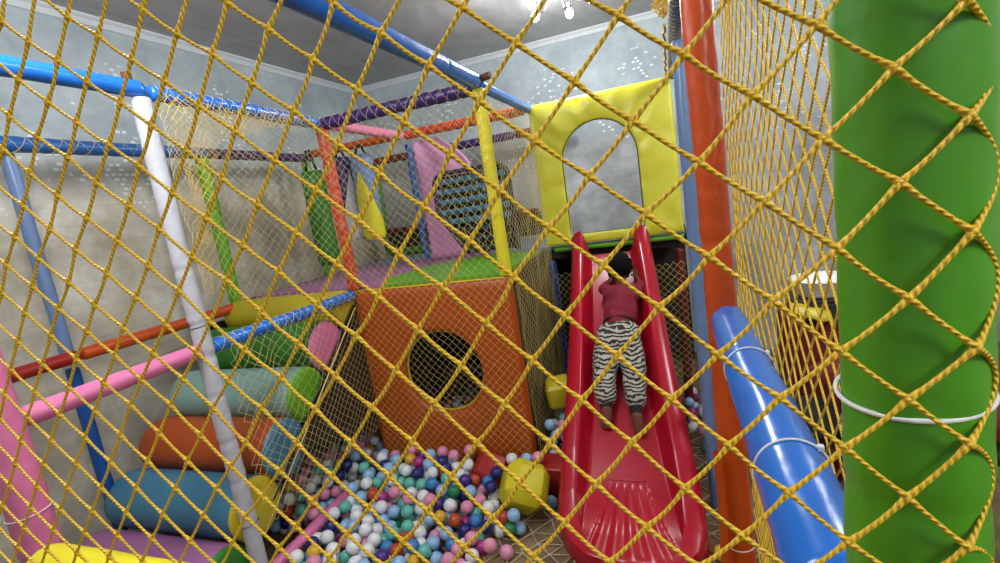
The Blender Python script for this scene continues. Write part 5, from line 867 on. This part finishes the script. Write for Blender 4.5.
mb = MB(); mb.quadgrid([[(.49+.16*i/8, 2.50+.01*math.sin(i)+.12*j/6, .93-.05*i/8-.014*abs(3-j)+.004*math.sin(i*2+j)) for i in range(9)] for j in range(7)]); o = mb.build('folded_cloth', M['ochre']); sm = o.modifiers.new('s', 'SOLIDIFY'); sm.thickness = .012
tag(o, 'yellow folded cloth hanging over the front corner of the red cabinet', 'cloth')
def bundle(c, r, mat, label, seed):
    bm = bmesh.new(); bmesh.ops.create_icosphere(bm, subdivisions=4, radius=1)
    for v in bm.verts:
        n_ = 1+.22*noise.noise(v.co*1.7+Vector((seed, 0, 0)))+.12*abs(noise.noise(v.co*5+Vector((0, seed, 0))))
        v.co = Vector((v.co.x*r[0], v.co.y*r[1], max(-.8, v.co.z)*r[2]))*n_
    mb = MB(); mb.addbm(bm, Matrix.Translation(c)); bm.free(); tag(mb.build('cloth_bundle', mat), label, 'cloth', 'crumpled clothes beyond the side net')
t = thing('low_bench', (.62, 2.1, 0), 'low dark bench beyond the side net, heaped with clothes', 'bench')
mb = MB(); mb.box((.72, 2.12, .485), (.38, .16, .02), bev=.005); mb.build('bench_top', M['dark'], t)
for sx in (.38, 1.06):
    for sy in (2.0, 2.24):
        mb = MB(); mb.box((sx, sy, .232), (.02, .02, .232), bev=.003); mb.build('leg', M['dark'], t)
bundle((.46, 2.10, .57), (.10, .12, .075), M['clothblack'], 'black crumpled cloth on the low bench, nearest the slide', 1.)
bundle((.72, 2.10, .58), (.11, .12, .085), M['zebra'], 'black and white patterned cloth bundle in the middle of the low bench', 2.)
bundle((.97, 2.12, .57), (.09, .12, .075), M['clothred'], 'dark red cloth bundle at the right end of the low bench', 3.)
bundle((.60, 2.13, .745), (.13, .10, .065), M['clothred'], 'dark red garment heaped on top of the black and patterned clothes', 4.)
bundle((.42, 1.70, .085), (.13, .13, .10), M['clothblack'], 'black garment on the floor in front of the low bench', 5.)
bundle((.75, 1.66, .08), (.12, .12, .095), M['zebra'], 'black and white patterned garment on the floor in front of the low bench', 6.)
bundle((.46, 1.36, .08), (.12, .11, .095), M['clothwhite'], 'white garment on the floor, nearest the side net', 7.)
bundle((.80, 1.30, .08), (.13, .12, .095), M['clothblack'], 'black garment on the floor beside the nearest white one', 8.)
# ------------------------------------------------------------------ camera and view
RC = ((0.93626414, 0.31883557, -0.14749016), (-0.08538792, -0.20070943, -0.97592245), (-0.34076146, 0.92631507, -0.16069233))
cd = bpy.data.cameras.new('camera'); cam = bpy.data.objects.new('camera', cd); C.objects.link(cam)
cd.sensor_width = 36; cd.lens = 489.67/1000*36; cd.clip_start = .02
r, d, f = (Vector(q) for q in RC)
mt = Matrix((r, -d, -f)).transposed().to_4x4(); mt.translation = Vector((0, 0, 1.6)); cam.matrix_world = mt
bpy.context.scene.camera = cam
w = bpy.data.worlds.new('world'); bpy.context.scene.world = w; w.use_nodes = True
w.node_tree.nodes['Background'].inputs[0].default_value = (.6, .65, .7, 1); w.node_tree.nodes['Background'].inputs[1].default_value = .3
vs = bpy.context.scene.view_settings; vs.view_transform = 'Standard'; vs.look = 'None'; vs.gamma = 1; vs.exposure = EXPO
vs.use_curve_mapping = False
